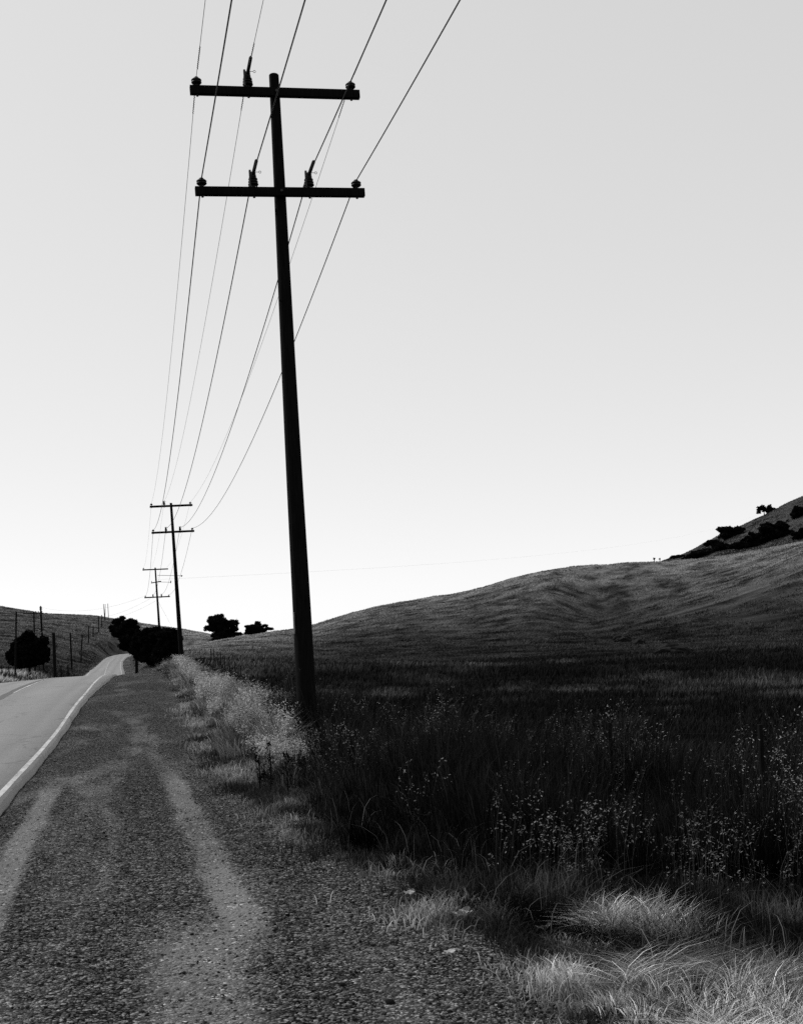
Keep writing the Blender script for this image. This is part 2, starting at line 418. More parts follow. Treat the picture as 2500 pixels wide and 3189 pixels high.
# back hill
def hillB(X, Z):
    w, u = from_XZ(X, Z); t = (fbm((w + .6 * u) / 30, (u - .5 * w) / 11, 61, 3) - .5) * 2; t2 = (fbm(w / 9, u / 9, 66, 3) - .5) * 2
    return samp(TB, X, Z) + 1.6 * t + .7 * t2 + CAMZ
XX, ZZ = np.meshgrid(np.linspace(.15, .75, 220), steps((520, 720, 3), (720, 990, 15)))
w_, u_ = from_XZ(XX, ZZ); hz_ = hillB(XX, ZZ)
n_, m2 = XX.shape; i_ = (np.arange(n_ - 1)[:, None] * m2 + np.arange(m2 - 1)[None, :]).ravel()
tB = .04 + .06 * fbm(w_ / 20, u_ / 20, 71, 4).ravel()
tag(link('steep_hill', mesh_np('steep_hill', np.stack([w_.ravel(), u_.ravel(), hz_.ravel()], 1), np.stack([i_, i_ + 1, i_ + m2 + 1, i_ + m2], 1), tB, True), M['soil']),
    'steeper brush covered hill rising behind the grassy hillside', 'hill', kind='structure')
# plain beyond everything
v, f = grid(np.linspace(-6000, 6000, 25), np.linspace(-3000, 9000, 25), lambda w, u: -30 + 0 * w)
tag(link('plain', mesh_np('plain', v, f, np.full(len(v), .04)), M['soil']), kind='structure')

# road: asphalt slab with a broken edge
ur = steps((-40, 2, 2), (2, 130, .5), (130, 440, 2))
def strip(us, w0, w1, lift, n=2, z0=None):
    U = np.repeat(us, n); k = np.tile(np.linspace(0, 1, n), len(us)); a, b = w0(U), w1(U); W = a + (b - a) * k + shift(U)
    Zz = road_r(U / 1.0245) + CAMZ + lift - CROSS * np.clip(RW - (W - shift(U)), 0, 3.6)
    i = (np.arange(len(us) - 1)[:, None] * n + np.arange(n - 1)[None, :]).ravel()
    return np.stack([W, U, Zz], 1), np.stack([i, i + 1, i + n + 1, i + n], 1)
cst = lambda c: (lambda u: c + 0 * u)
def wander(U): return .05 * (vn(U * .11, U * 0, 4) - .5)
v, f = strip(ur, cst(-8.3), lambda u: PAVE_R(u) + .04 * (vn(u * 3, 0 * u, 8) - .5), .0, 12)
nv = len(v); n = 12; low = v.copy(); low[:, 2] -= .2
idxR = np.arange(len(ur)) * n + n - 1; idxL = np.arange(len(ur)) * n
v = np.concatenate([v, low[idxR] + [.05, 0, 0], low[idxL] - [.05, 0, 0]])
a = np.arange(len(ur) - 1)
f = np.concatenate([f, np.stack([idxR[a], nv + a, nv + a + 1, idxR[a + 1]], 1), np.stack([idxL[a], idxL[a + 1], nv + len(ur) + a + 1, nv + len(ur) + a], 1)])
tag(link('road', mesh_np('road', v, f), M['road']), 'two lane asphalt road dipping over a crest and rising again', 'road', kind='structure')
um = steps((-40, 2, 1), (2, 130, .4), (130, 440, 1.5))
def marking(nm, w0, wd, u0=-40, u1=440, lift=.004, mat='paint', worn=.015):
    q = um[(um >= u0) & (um <= u1)]
    v, f = strip(q, lambda u: w0 + wander(u) + worn * (vn(u * .6, 0 * u, 9) - .5), lambda u: w0 + wd + wander(u) + worn * (vn(u * .6, 0 * u, 19) - .5), lift)
    return tag(link(nm, mesh_np(nm, v, f), M[mat]), kind='structure')
marking('road_edge_line', -1.885, .085, worn=.012)
marking('road_edge_line', -7.75, .11)
marking('road_seal_strip', -4.95, .34, u1=150, mat='seal', worn=.06)
marking('road_centre_line', -4.66, .09, 47, 62, .008); marking('road_centre_line', -4.70, .10, 62.5, 74, .008)
marking('road_centre_line', -4.74, .11, 37.5, 41.5, .008); marking('road_centre_line', -4.74, .11, 28, 31, .008); marking('road_centre_line', -4.74, .10, 16, 19, .008)
marking('road_centre_line', -4.72, .10, 76, 440, .008)

# gravel shoulder with wheel tracks
def tracks(w, u):
    ds = 1.0 * sst(22, 4, u) if False else 0
    wig = .05 * (vn(w * 0, u * 1.1, 84) - .5)
    c1 = -1.09 - .017 * (u - 7.7) + wig; c2 = .60 - .026 * (u - 8.3) + wig
    b = fbm(w * 1.7, u * .55, 81, 4)
    box = lambda x, h: sst(h + .05, h - .03, np.abs(x))
    t1 = box(w - c1 + .05 * (b - .5), .12) * sst(17.6, 16.2, u)
    t2 = sst(.20, .09, np.abs(w - c2 + .1 * (b - .5))) * sst(19, 15.5, u) * sst(6.6, 8.2, u) * (.5 + .5 * vn(w * 0, u * .9, 83)) * (.6 + .8 * b)
    t3 = sst(.42, .12, np.abs(w - .24)) * sst(8.6, 7.0, u) * (.5 + .7 * b)
    t4 = sst(.5, .1, np.abs(w + .95)) * sst(6.8, 5.4, u) * .7
    far = .16 * sst(.5, .1, np.abs(w + .3 + .35 * np.sin(u * .16))) * sst(17, 26, u) * sst(.4, .6, b)
    arc = lambda cx, cu, sx, rr, hw: box(np.hypot(w - cx, (u - cu) * sx) - rr, hw)
    arcs = .26 * np.maximum(np.maximum(arc(-3.4, 11.5, .34, 3.1, .05), arc(-2.6, 20.5, .22, 2.3, .09)), np.maximum(arc(-1.9, 26, .2, 1.9, .14), arc(2.6, 22, .2, 2.4, .1))) * sst(.3, .6, b)
    return np.clip(t1 * (.8 + .4 * b) + 1.15 * t2 + t3 + t4 + far + arcs + np.clip(b - .52, 0, 1) * 1.5, 0, 1)
ug = steps((-40, 2, 2), (2, 32, .08), (32, 130, .5), (130, 440, 3))
NS = 64; k = np.linspace(0, 1, NS); U = np.repeat(ug, NS); a = PAVE_R(U) + .045; b = edge_w(U) + .45 - sst(110, 150, U) * 1.2
W = a + (b - a) * np.tile(k, len(ug))
tr = tracks(W, U)
W = W + shift(U)
Zz = G(W, U, False) - .03 - .07 * sst(.45, .0, W - shift(U) - a) + .03 * (fbm(W * 1.2, U * .7, 91, 4) - .5) - .012 * tr + .015 * (vn(W * 7, U * 7, 95) - .5) * sst(24, 14, U)
Zz = Zz - .06 * sst(.0, 1., (W - b + .3) / .3)
i_ = (np.arange(len(ug) - 1)[:, None] * NS + np.arange(NS - 1)[None, :]).ravel()
gt = .098 + .16 * tr + .05 * (fbm(W * .8, U * .4, 97, 3) - .5)
tag(link('gravel_shoulder', mesh_np('gravel_shoulder', np.stack([W, U, Zz], 1), np.stack([i_, i_ + 1, i_ + NS + 1, i_ + NS], 1), gt, True, tr), M['gravel']),
    'gravel shoulder with pale wheel tracks beside the road', 'gravel shoulder', kind='structure')

# loose stones lying on the shoulder
def stones():
    N0 = 150000
    u = 3.4 + (rng.random(N0) ** 2.0) * 26; w = -1.6 + rng.random(N0) * 3.8
    keep = rng.random(N0) > .9 * tracks(w, u) * 1.0
    keep &= w < edge_w(u) + .2
    keep &= rng.random(N0) < .35 + .65 * sst(-.6, 1.2, w) + .25 * (vn(w * 2, u * 2, 7) - .3)
    u, w = u[keep], w[keep]; n = len(u)
    bm = bmesh.new(); bmesh.ops.create_icosphere(bm, subdivisions=1, radius=1)
    bv = np.array([v.co[:] for v in bm.verts]); bf = np.array([[v.index for v in q.verts] for q in bm.faces]); bm.free()
    s = .0030 + .0095 * rng.random(n) ** 5 + .012 * (rng.random(n) < .004)
    sc = s[:, None] * (.65 + .7 * rng.random((n, 3))); sc[:, 2] *= .6
    P = bv[None] * (1 + .45 * (rng.random((n, len(bv))) - .5))[:, :, None] * sc[:, None, :]
    th = rng.random(n) * 6.283; c, sn = np.cos(th)[:, None], np.sin(th)[:, None]
    x = P[:, :, 0] * c - P[:, :, 1] * sn; y = P[:, :, 0] * sn + P[:, :, 1] * c
    zz = G(w, u, False) - .03 - .07 * sst(.45, .0, w - PAVE_R(u)) + .03 * (fbm(w * 1.2, u * .7, 91, 4) - .5) - .012 * tracks(w, u)
    V = np.stack([x + w[:, None], y + u[:, None], P[:, :, 2] + (zz + s * .35)[:, None]], 2).reshape(-1, 3)
    Fc = (bf[None] + (np.arange(n) * len(bv))[:, None, None]).reshape(-1, 3)
    t = np.repeat(.012 + .26 * rng.random(n) ** 2.0 + .2 * (rng.random(n) < .008), len(bv))
    m, nt, out = mat_new('loose_stone'); at_ = N(nt, 'ShaderNodeAttribute', attribute_name='tone').outputs['Fac']
    d = N(nt, 'ShaderNodeBsdfDiffuse', Roughness=.8); nt.links.new(tocol(nt, at_), d.inputs[0]); nt.links.new(d.outputs[0], out.inputs[0])
    tag(link('gravel', mesh_np('gravel', V, Fc, t), m), 'loose angular gravel scattered over the shoulder', 'gravel', kind='stuff')
stones()

# ------------------------------------------------------------------ grass
def blades(w, u, z, h, wd, tone, lean, az, yaw=None, tip=1.25, seg=2):
    """curved tapering blades: lean = sideways reach of the tip as a share of the height"""
    n = len(w)
    if yaw is None: yaw = rng.random(n) * 6.283
    B = np.stack([w, u, z], 1); S = np.stack([np.cos(yaw), np.sin(yaw), 0 * yaw], 1) * (wd / 2)[:, None]
    L = np.stack([np.cos(az), np.sin(az), 0 * az], 1) * (lean * h)[:, None]; Zv = np.array([0, 0, 1.])
    up = h * np.sqrt(np.clip(1 - .45 * np.minimum(lean, 1.4) ** 2, .08, 1))
    m1 = B + L * .18 + Zv * (up * .55)[:, None]; tp = B + L + Zv * up[:, None]
    m2 = B + L * .5 + Zv * (up * .85)[:, None]
    V = np.stack([B - S, B + S, m1 - S * .9, m1 + S * .9, m2 - S * .6, m2 + S * .6, tp], 1)
    F3 = np.array([[0, 1, 3], [0, 3, 2], [2, 3, 5], [2, 5, 4], [4, 5, 6]])
    T = tone[:, None] * np.array([.85, .85, 1, 1, tip * .95, tip * .95, tip])[None]
    Fc = (F3[None] + (np.arange(n) * 7)[:, None, None]).reshape(-1, 3)
    return V.reshape(-1, 3), Fc, T.ravel(), tp, L

def join(parts):
    vs, fs, ts, b = [], [], [], 0
    for v, f, t in parts:
        vs.append(v); fs.append(f + b); ts.append(t); b += len(v)
    return np.concatenate(vs), np.concatenate(fs), np.concatenate(ts)

WIND = R(20)
def dry_mask(w, u):
    return fbm(w / 1.1, u / 2.2, 101, 4)

def bank_points(n, u0, u1, w1=7.0, w0=0.0):
    u = u0 * (u1 / u0) ** (rng.random(n)); w = edge_w(u) + w0 + (w1 - w0 - 1.5) * rng.random(n)
    return w, u

# bleached tussocks of last year's grass standing among green weeds: (picture point of the foot, radius, strength)
PATCH = [(1130, 2690, .3, .8), (1220, 2770, .3, .8), (1010, 2620, .28, .7), (930, 2550, .25, .6), (1380, 2900, .3, .8), (1480, 2990, .3, .9), (2250, 3160, .42, 1.1), (2050, 3160, .42, 1.1), (2420, 3090, .34, 1.0), (1900, 3150, .36, 1.0), (2040, 2880, .34, 1.0), (1950, 2860, .30, .8), (2150, 2920, .32, .8), (2100, 3080, .42, 1.0), (2320, 3120, .42, 1.1), (2480, 3170, .45, 1.1), (1850, 3060, .30, .7),
         (2360, 2985, .34, .75), (1650, 3120, .32, .9), (1560, 3170, .30, .9), (1780, 3180, .32, .8), (1600, 2900, .30, .6), (1330, 2860, .26, .7), (1250, 2780, .3, .6), (1040, 2640, .3, .6),
         (900, 2560, .25, .5), (1120, 2600, .35, .35), (1350, 2700, .4, .35), (730, 2430, .5, .9), (690, 2390, .5, .6), (2450, 2860, .3, .5), (2200, 2760, .3, .4), (1700, 2760, .35, .4), (1480, 2420, .8, .5), (2200, 2430, .5, .6), (2350, 2480, .5, .5),
         (1150, 2400, .9, .6), (1250, 2480, .8, .5), (2450, 2200, 1.6, .5), (1450, 2160, 2.5, .4), (1250, 2180, 2.0, .4)]
PXY = []
for (x, y, r, k) in PATCH:
    p, Zp = hit(x, y, lambda X, Z: G(*from_XZ(X, Z)) + .12, 4, 60); PXY.append((p.x, p.y, r * (.72 if y > 2950 else .9), k))
def patch(w, u):
    t = 0 * w
    for (a, b, r, k) in PXY: t = np.maximum(t, k * np.exp(-(((w - a) / r) ** 2 + ((u - b) / (r * 1.5)) ** 2)))
    return t
def bank_tone(w, u):
    d = dry_mask(w, u); e = w - edge_w(u)
    strip_ = sst(.5, .0, e) * .5 * sst(.35, .6, fbm(w * .9, u * .7, 103, 3))
    mid = sst(17, 27, u) * sst(2.6, 1.2, e) * sst(130, 80, u) * sst(.42, .58, fbm(w / .8, u / 2.6, 105, 3))
    k = np.clip(np.maximum(np.maximum(patch(w, u), strip_), mid * 1.1), 0, 1.1) * sst(.2, .55, d)
    return .004 + .006 * d + (.19 + .16 * sst(10, 6, u)) * k

VXY = []
for (x, y, rw, ru, k) in [(700, 2290, .6, 4.5, 1.), (760, 2470, .35, 2.0, .6), (900, 2540, .3, 1.4, .5), (1030, 2440, .5, 1.6, .4), (880, 2390, .5, 2.6, .8), (640, 2200, .6, 7, .8), (590, 2130, .7, 9, .9), (540, 2100, .9, 10, 1.), (480, 2080, 1.0, 12, .9), (800, 2270, .45, 2.5, .7), (980, 2330, .4, 1.4, .45), (820, 2390, .4, 1.8, .7), (1010, 2330, .5, 2.0, .5)]:
    p, Zp = hit(x, y, None, 4, 160); VXY.append((p.x, p.y, rw, ru, k))
def verge(w, u):
    t = 0 * w
    for (a, b, rw, ru, k) in VXY: t = np.maximum(t, k * np.exp(-((w - a) / rw) ** 2 - ((u - b) / ru) ** 2))
    return np.clip(.28 * sst(.5, .62, fbm(w / .8, u / 2.6, 105, 3)) + 1.25 * t * sst(.3, .55, fbm(w / .35, u / .9, 106, 2)), 0, 1)
parts = []
def tufts(w, u, nb, h, rad, spread, wd, tone, lean0=.25, flow=None, lift=0.0):
    """tussocks: nb blades fanning out of every centre, sharing height and colour"""
    n = len(w); a = rng.random((n, nb)) * 6.283; r = np.sqrt(rng.random((n, nb))) * rad[:, None]
    W = w[:, None] + r * np.cos(a); U = u[:, None] + r * np.sin(a)
    H = h[:, None] * (.45 + .7 * rng.random((n, nb))); ln = np.clip(lean0 + spread * r / rad[:, None] + rng.normal(0, .14, (n, nb)), .02, 1.4)
    az = a + rng.normal(0, .5, (n, nb))
    if flow is not None:
        fl, fk = flow; az = np.arctan2((1 - fk) * np.sin(az) + fk * np.sin(fl[:, None]), (1 - fk) * np.cos(az) + fk * np.cos(fl[:, None])) + rng.normal(0, .3, (n, nb))
    T = tone[:, None] * (.3 + 1.35 * rng.random((n, nb)) ** 1.3)
    W, U, H, ln, az, T = [q.ravel() for q in (W, U, H, ln, az, T)]
    D = np.repeat(wd, nb) * (.45 + 1.1 * rng.random(n * nb) ** 2)
    v, f, t, *_ = blades(W, U, G(W, U) - .02 + lift * rng.random(n * nb), H, D, T, ln, az); parts.append((v, f, t))
# low dark undergrowth everywhere on the bank
for (n, u0, u1, hh, wd) in ((90000, 3.2, 12, .22, .006), (90000, 12, 32, .34, .009), (90000, 32, 128, .42, .018)):
    w, u = bank_points(n, u0, u1); e = w - edge_w(u)
    h = hh * (.25 + .75 * sst(0, 1.0, e)) * (.4 + 1.2 * fbm(w * 1.6, u * 1.1, 111, 3)) * (.5 + .8 * rng.random(n)) * (1 - (.2 + .45 * sst(40, 60, u)) * sst(3.6, 5.2, w))
    keep = rng.random(n) < .15 + .85 * sst(-.05, .4, e)
    t = bank_tone(w, u) * .55 * (.3 + 1.3 * rng.random(n) ** 1.4)
    v, f, t, *_ = blades(w[keep], u[keep], (G(w, u) - .02)[keep], h[keep], (wd * (.5 + rng.random(n)))[keep], t[keep], np.clip(.3 + rng.normal(0, .3, n), .02, 1.2)[keep], (rng.random(n) * 6.283)[keep])
    parts.append((v, f, t))
# tall black-green weeds between turnout and fence
n = 3000; w, u = bank_points(n, 8.6, 34, 8.0, .25); e = w - edge_w(u)
keep = rng.random(n) < sst(.1, 1.0, e) * sst(8.0, 9.8, u + .4 * e); w, u, e = w[keep], u[keep], e[keep]
h = (.25 + .75 * sst(.2, 1.5, e)) * (.35 + 1.15 * fbm(w / .8, u / 1.0, 107, 3)) * (.7 + .5 * rng.random(len(w))) * (1 - .3 * sst(26, 34, u)) * (1 - .35 * sst(5.2, 5.9, w))
h = h * (.75 + .25 * sst(8.5, 12, u))
tufts(w, u, 60, h,   .10 + .16 * rng.random(len(w)), .22, .0045 + .00035 * u, (.0045 + .011 * rng.random(len(w)) ** 1.5) + .03 * patch(w, u) * rng.random(len(w)) ** 2, .10)
# pale feathery tussocks along the gravel, ragged with dark gaps
n = 2300; u = 9.5 * (118 / 9.5) ** rng.random(n); e = np.abs(rng.normal(0, 1.0, n)) + .12; w = edge_w(u) + e
pm = verge(w, u); keep = (e < 2.9) & (rng.random(n) < .25 + pm); w, u, e, pm = w[keep], u[keep], e[keep], pm[keep]; n = len(w)
lowe = (.35 + .65 * sst(0, 1.0, e)) * (.45 + .85 * sst(.36, .64, fbm(w / .8, u / 2.2, 108, 3)))
tufts(w, u, 70, (.3 + .65 * rng.random(n)) * lowe, .08 + .003 * u + .1 * rng.random(n), .45, .003 + .00032 * u, (.010 + .26 * pm * (.4 + .6 * rng.random(n))) * sst(9, 14, u), .15)
# near tussocks, pale where the picture shows bleached clumps
n = 5200; w, u = bank_points(n, 4.0, 13, 5.2, -.1); e = w - edge_w(u); pt = np.minimum(patch(w, u), 1.1)
keep = rng.random(n) < .35 + pt; w, u, e, pt = w[keep], u[keep], e[keep], pt[keep]; n = len(w)
fl = R(185) + 3.5 * (fbm(w * .7, u * .7, 123, 2) - .5) * 2
mat_k = sst(6.9, 5.9, u) * sst(1.9, 2.3, w)
h = (.07 + .19 * rng.random(n)) * (.5 + .5 * sst(0, .6, e)) * (1 + .5 * sst(.3, .8, pt) * (1 - mat_k))
tufts(w, u, 46, h, .04 + .07 * rng.random(n), .5, .0036 + 0 * u, (.004 + .007 * rng.random(n) + .02 * rng.random(n) ** 6) + (.26 + .52 * sst(8.5, 6.2, u)) * sst(.3, .9, pt) * sst(.3, .55, fbm(w * 2.2 + 3, u * 2.2, 127, 2)) * (.5 + .7 * rng.random(n)), .2, (fl, .35))
# matted straw lying in swathes in the near corner
n = 2900; w = 2.0 + 3.2 * rng.random(n); u = 4.0 + 3.4 * rng.random(n)
bandk = .5 + .5 * np.sin(u * 5.2 + 1.1 * w + 2.2 * fbm(w * .8, u * .8, 129, 2)); keep = (w > edge_w(u) + .1) & (rng.random(n) < .25 + .75 * bandk); w, u, bandk = w[keep], u[keep], bandk[keep]; n = len(w)
fl = R(8) + .9 * (fbm(w * .9, u * .9, 137, 2) - .5) * 2 + np.where(rng.random(n) < .5, 0, math.pi)
tufts(w, u, 34, .15 + .17 * rng.random(n), .09 + .08 * rng.random(n), .2, .0033 + 0 * u, (.004 + .95 * sst(.5, .92, bandk) * np.clip(sst(.15, .7, patch(w, u)) + .2 * sst(6.0, 5.2, u), 0, 1.05)) * (.5 + .6 * rng.random(n)), 1.05, (fl, .85), .05)
# short bleached fringe along the gravel edge
n = 70000
u = 3.3 * (110 / 3.3) ** rng.random(n); w = edge_w(u) + rng.normal(0, .2, n) - .02
h = (.03 + .11 * rng.random(n) ** 1.5) * (.4 + 1.2 * vn(w * 3, u * 3, 131)); keep = rng.random(n) < .18 + sst(.40, .62, fbm(w * 1.3, u * 1.0, 133, 3))
az = rng.random(n) * 6.283; t = (.02 + (.19 + .30 * sst(10, 6, u)) * sst(.4, .65, fbm(w, u, 135, 3))) * (.4 + 1.2 * rng.random(n))
v, f, t, *_ = blades(w[keep], u[keep], G(w, u, False)[keep] - .03, h[keep], (.0032 + .0004 * u[keep]) * (.5 + rng.random(keep.sum())), t[keep], .3 + .8 * rng.random(keep.sum()), az[keep]); parts.append((v, f, t))
# stray bent straws lying every way
n = 1500; w, u = bank_points(n, 4.2, 15, 5.6, .0)
t = (.04 + .3 * rng.random(n) ** 1.5) * (.25 + np.minimum(patch(w, u), 1))
v, f, t, *_ = blades(w, u, G(w, u) + .03 + .12 * rng.random(n), .12 + .26 * rng.random(n), np.full(n, .004), t, .4 + .9 * rng.random(n), rng.random(n) * 6.283); parts.append((v, f, t))
v, f, t = join(parts)
tag(link('roadside_grass', mesh_np('roadside_grass', v, f, t), M['grass']), 'dry tangled grass on the bank between gravel and fence', 'grass', kind='stuff')

# wild oats: thin stalks with hanging pale spikelets
def oats(w, u, hmin, hmax, spk, size, tone, name, label):
    n = len(w); h = (hmin + (hmax - hmin) * rng.random(n)) * (.55 + .6 * sst(.36, .64, fbm(w / .8, u / 2.2, 108, 3))); z = G(w, u) - .02
    az = WIND + rng.normal(0, 1.3, n); lean = np.clip(.18 + .2 * rng.random(n), 0, 1)
    v, f, t, tp, L = blades(w, u, z, h, np.maximum(.002, .00022 * u), np.full(n, .05), lean, az, tip=1.5)
    parts = [(v, f, t)]
    k = rng.random((n, spk)) ** .8 * .48
    up = (tp[:, 2] - z)
    base = np.stack([w, u, z], 1)
    s = 1 - k
    P = base[:, None, :] + L[:, None, :] * (s ** 2.2)[:, :, None]; P[:, :, 2] += up[:, None] * (1.75 * s - .75 * s * s)
    off = rng.normal(0, 1, (n, spk, 3)) * (.010 + .045 * k)[:, :, None]; off[:, :, 2] = -np.abs(off[:, :, 2]) * .7
    P = (P + off).reshape(-1, 3); m = len(P)
    ln = np.repeat(size(u), spk) * (.6 + .8 * rng.random(m)); d = rng.normal(0, 1, (m, 3)); d[:, 2] = -np.abs(d[:, 2]) * .5 - .15; d /= np.linalg.norm(d, axis=1)[:, None]
    q = np.cross(d, rng.normal(0, 1, (m, 3))); q /= np.linalg.norm(q, axis=1)[:, None] + 1e-9
    V = np.stack([P, P + d * (ln * .45)[:, None] + q * (ln * .15)[:, None], P + d * ln[:, None], P + d * (ln * .45)[:, None] - q * (ln * .15)[:, None]], 1)
    F3 = np.array([[0, 1, 2], [0, 2, 3]]); Fc = (F3[None] + (np.arange(m) * 4)[:, None, None]).reshape(-1, 3)
    tt = np.repeat(np.repeat(tone(w, u), spk) * (.3 + 1.0 * rng.random(m)), 4)
    parts.append((V.reshape(-1, 3), Fc, tt)); v, f, t = join(parts)
    tag(link(name, mesh_np(name, v, f, t), M['grass']), label, 'wild oats', kind='stuff')

n = 6800; w, u = bank_points(n, 7.8, 30, 8.2, .5)
keep = rng.random(n) < .05 + .75 * sst(.50, .66, fbm(w / 1.2, u / 1.5, 141, 3)); w, u = w[keep], u[keep]
oats(w, u, .4, 1.5, 13, lambda u: .019 + .0005 * u, lambda w, u: .36 * (.12 + 1.1 * vn(w * 1.6, u * 1.6, 145) ** 1.6), 'wild_oats', 'sparse nodding wild oats with pale seed heads along the fence')
n = 34000; w, u = bank_points(n, 16, 125, 4.2, .25); e = w - edge_w(u)
keep = rng.random(n) < (.03 + 1.1 * verge(w, u)) * sst(3.0, 1.6, e); w, u = w[keep], u[keep]
oats(w, u, .55, 1.0, 14, lambda u: .02 + .0009 * u, lambda w, u: .15 + .30 * verge(w, u), 'pale_oat_grass', 'thick pale oat grass crowding the gravel edge by the utility pole')

# field beyond the fence
def screen_pts(n, x0, x1, Z0, Z1, pw=1.0):
    X = x2X(x0) + (x2X(x1) - x2X(x0)) * rng.random(n); Z = Z0 * (Z1 / Z0) ** (rng.random(n) ** pw)
    w, u = from_XZ(X, Z); return w, u, Z
n = 260000; w, u, Z = screen_pts(n, 480, 3000, 12, 270)
keep = w > 6.0; w, u, Z = w[keep], u[keep], Z[keep]; n = len(w)
pat = fbm(w / 6, u / 9, 151, 4); pat2 = fbm(w / 18, u / 40, 153, 3)
h = (.12 + .6 * pat ** 1.3) * (.5 + .8 * rng.random(n)); dry = .5 * sst(.48, .68, pat * .55 + pat2 * .45) * sst(18, 40, Z)
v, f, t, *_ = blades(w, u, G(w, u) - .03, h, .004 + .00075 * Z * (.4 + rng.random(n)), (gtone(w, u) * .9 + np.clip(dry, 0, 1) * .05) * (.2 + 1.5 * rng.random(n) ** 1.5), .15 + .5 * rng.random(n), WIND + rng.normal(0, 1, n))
tag(link('field_grass', mesh_np('field_grass', v, f, t), M['grass']), 'dark rank weeds and grass filling the field beyond the fence', 'grass', kind='stuff')

n = 420000; w, u, Z = screen_pts(n, 430, 3000, 130, 470, .8)
keep = w > 3; w, u, Z = w[keep], u[keep], Z[keep]; n = len(w)
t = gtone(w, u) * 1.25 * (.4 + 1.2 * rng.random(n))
h = (.15 + .3 * rng.random(n)) * (.4 + 1.2 * fbm(w / 5, u / 5, 163, 3))
v, f, t, *_ = blades(w, u, G(w, u) - .05, h, .0006 * Z * (.4 + rng.random(n)), t, .3 + .6 * rng.random(n), WIND + rng.normal(0, .8, n))
tag(link('hillside_grass', mesh_np('hillside_grass', v, f, t), M['grass']), 'wind combed dry grass covering the broad hillside', 'grass', kind='stuff')
n = 170000; w, u, Z = screen_pts(n, -300, 760, 130, 730, .8)
keep = (w < -9) | (Z > 445); w, u, Z = w[keep], u[keep], Z[keep]; n = len(w)
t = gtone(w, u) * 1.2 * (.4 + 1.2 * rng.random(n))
v, f, t, *_ = blades(w, u, G(w, u) - .05, (.15 + .35 * rng.random(n)), .0006 * Z * (.4 + rng.random(n)), t, .3 + .6 * rng.random(n), WIND + rng.normal(0, .8, n))
tag(link('hill_grass', mesh_np('hill_grass', v, f, t), M['grass']), 'dry grass covering the low hill behind the old posts', 'grass', kind='stuff')
n = 45000; w, u, Z = screen_pts(n, -500, 330, 35, 200)
keep = (w < -8.5) & (w > -34); w, u, Z = w[keep], u[keep], Z[keep]; n = len(w)
t = (.012 + .30 * sst(.30, .55, fbm(w / 5, u / 14, 171, 3)) * sst(-8.8, -10, w) * sst(165, 125, Z)) * (.4 + 1.2 * rng.random(n))
v, f, t, *_ = blades(w, u, G(w, u) - .05, (.3 + .5 * rng.random(n)) * (.35 + .65 * sst(-8.6, -10, w)), .0008 * Z * (.5 + rng.random(n)), t, .2 + .4 * rng.random(n), WIND + rng.normal(0, 1, n))
tag(link('verge_grass', mesh_np('verge_grass', v, f, t), M['grass']), 'pale dry grass on the far verge under the old posts', 'grass', kind='stuff')
n = 60000; X = x2X(2040) + rng.random(n) * (x2X(2950) - x2X(2040)); Z = 555 + 165 * rng.random(n); w, u = from_XZ(X, Z)
t = (.02 + .07 * sst(.35, .7, fbm(w / 14, u / 14, 181, 4))) * (.4 + 1.2 * rng.random(n))
v, f, t, *_ = blades(w, u, hillB(X, Z) - .1, .4 + .5 * rng.random(n), .0006 * Z * (.4 + rng.random(n)), t, .3 + .5 * rng.random(n), WIND + rng.normal(0, .8, n))
tag(link('steep_hill_grass', mesh_np('steep_hill_grass', v, f, t), M['grass']), 'dry grass on the steeper hill between dark brush', 'grass', kind='stuff')

# ------------------------------------------------------------------ utility poles
LINE_G = 'utility poles of the roadside line'
def pole_frame(xb, yb, xt, yt, Z):
    """axis of a pole from two picture points at one distance; the foot goes into the ground"""
    b, t = at(xb, yb, Z), at(xt, yt, Z); d = (t - b).normalized()
    g = float(G(b.x, b.y)); foot = b + d * ((g - .3 - b.z) / d.z)
    return foot, t, d

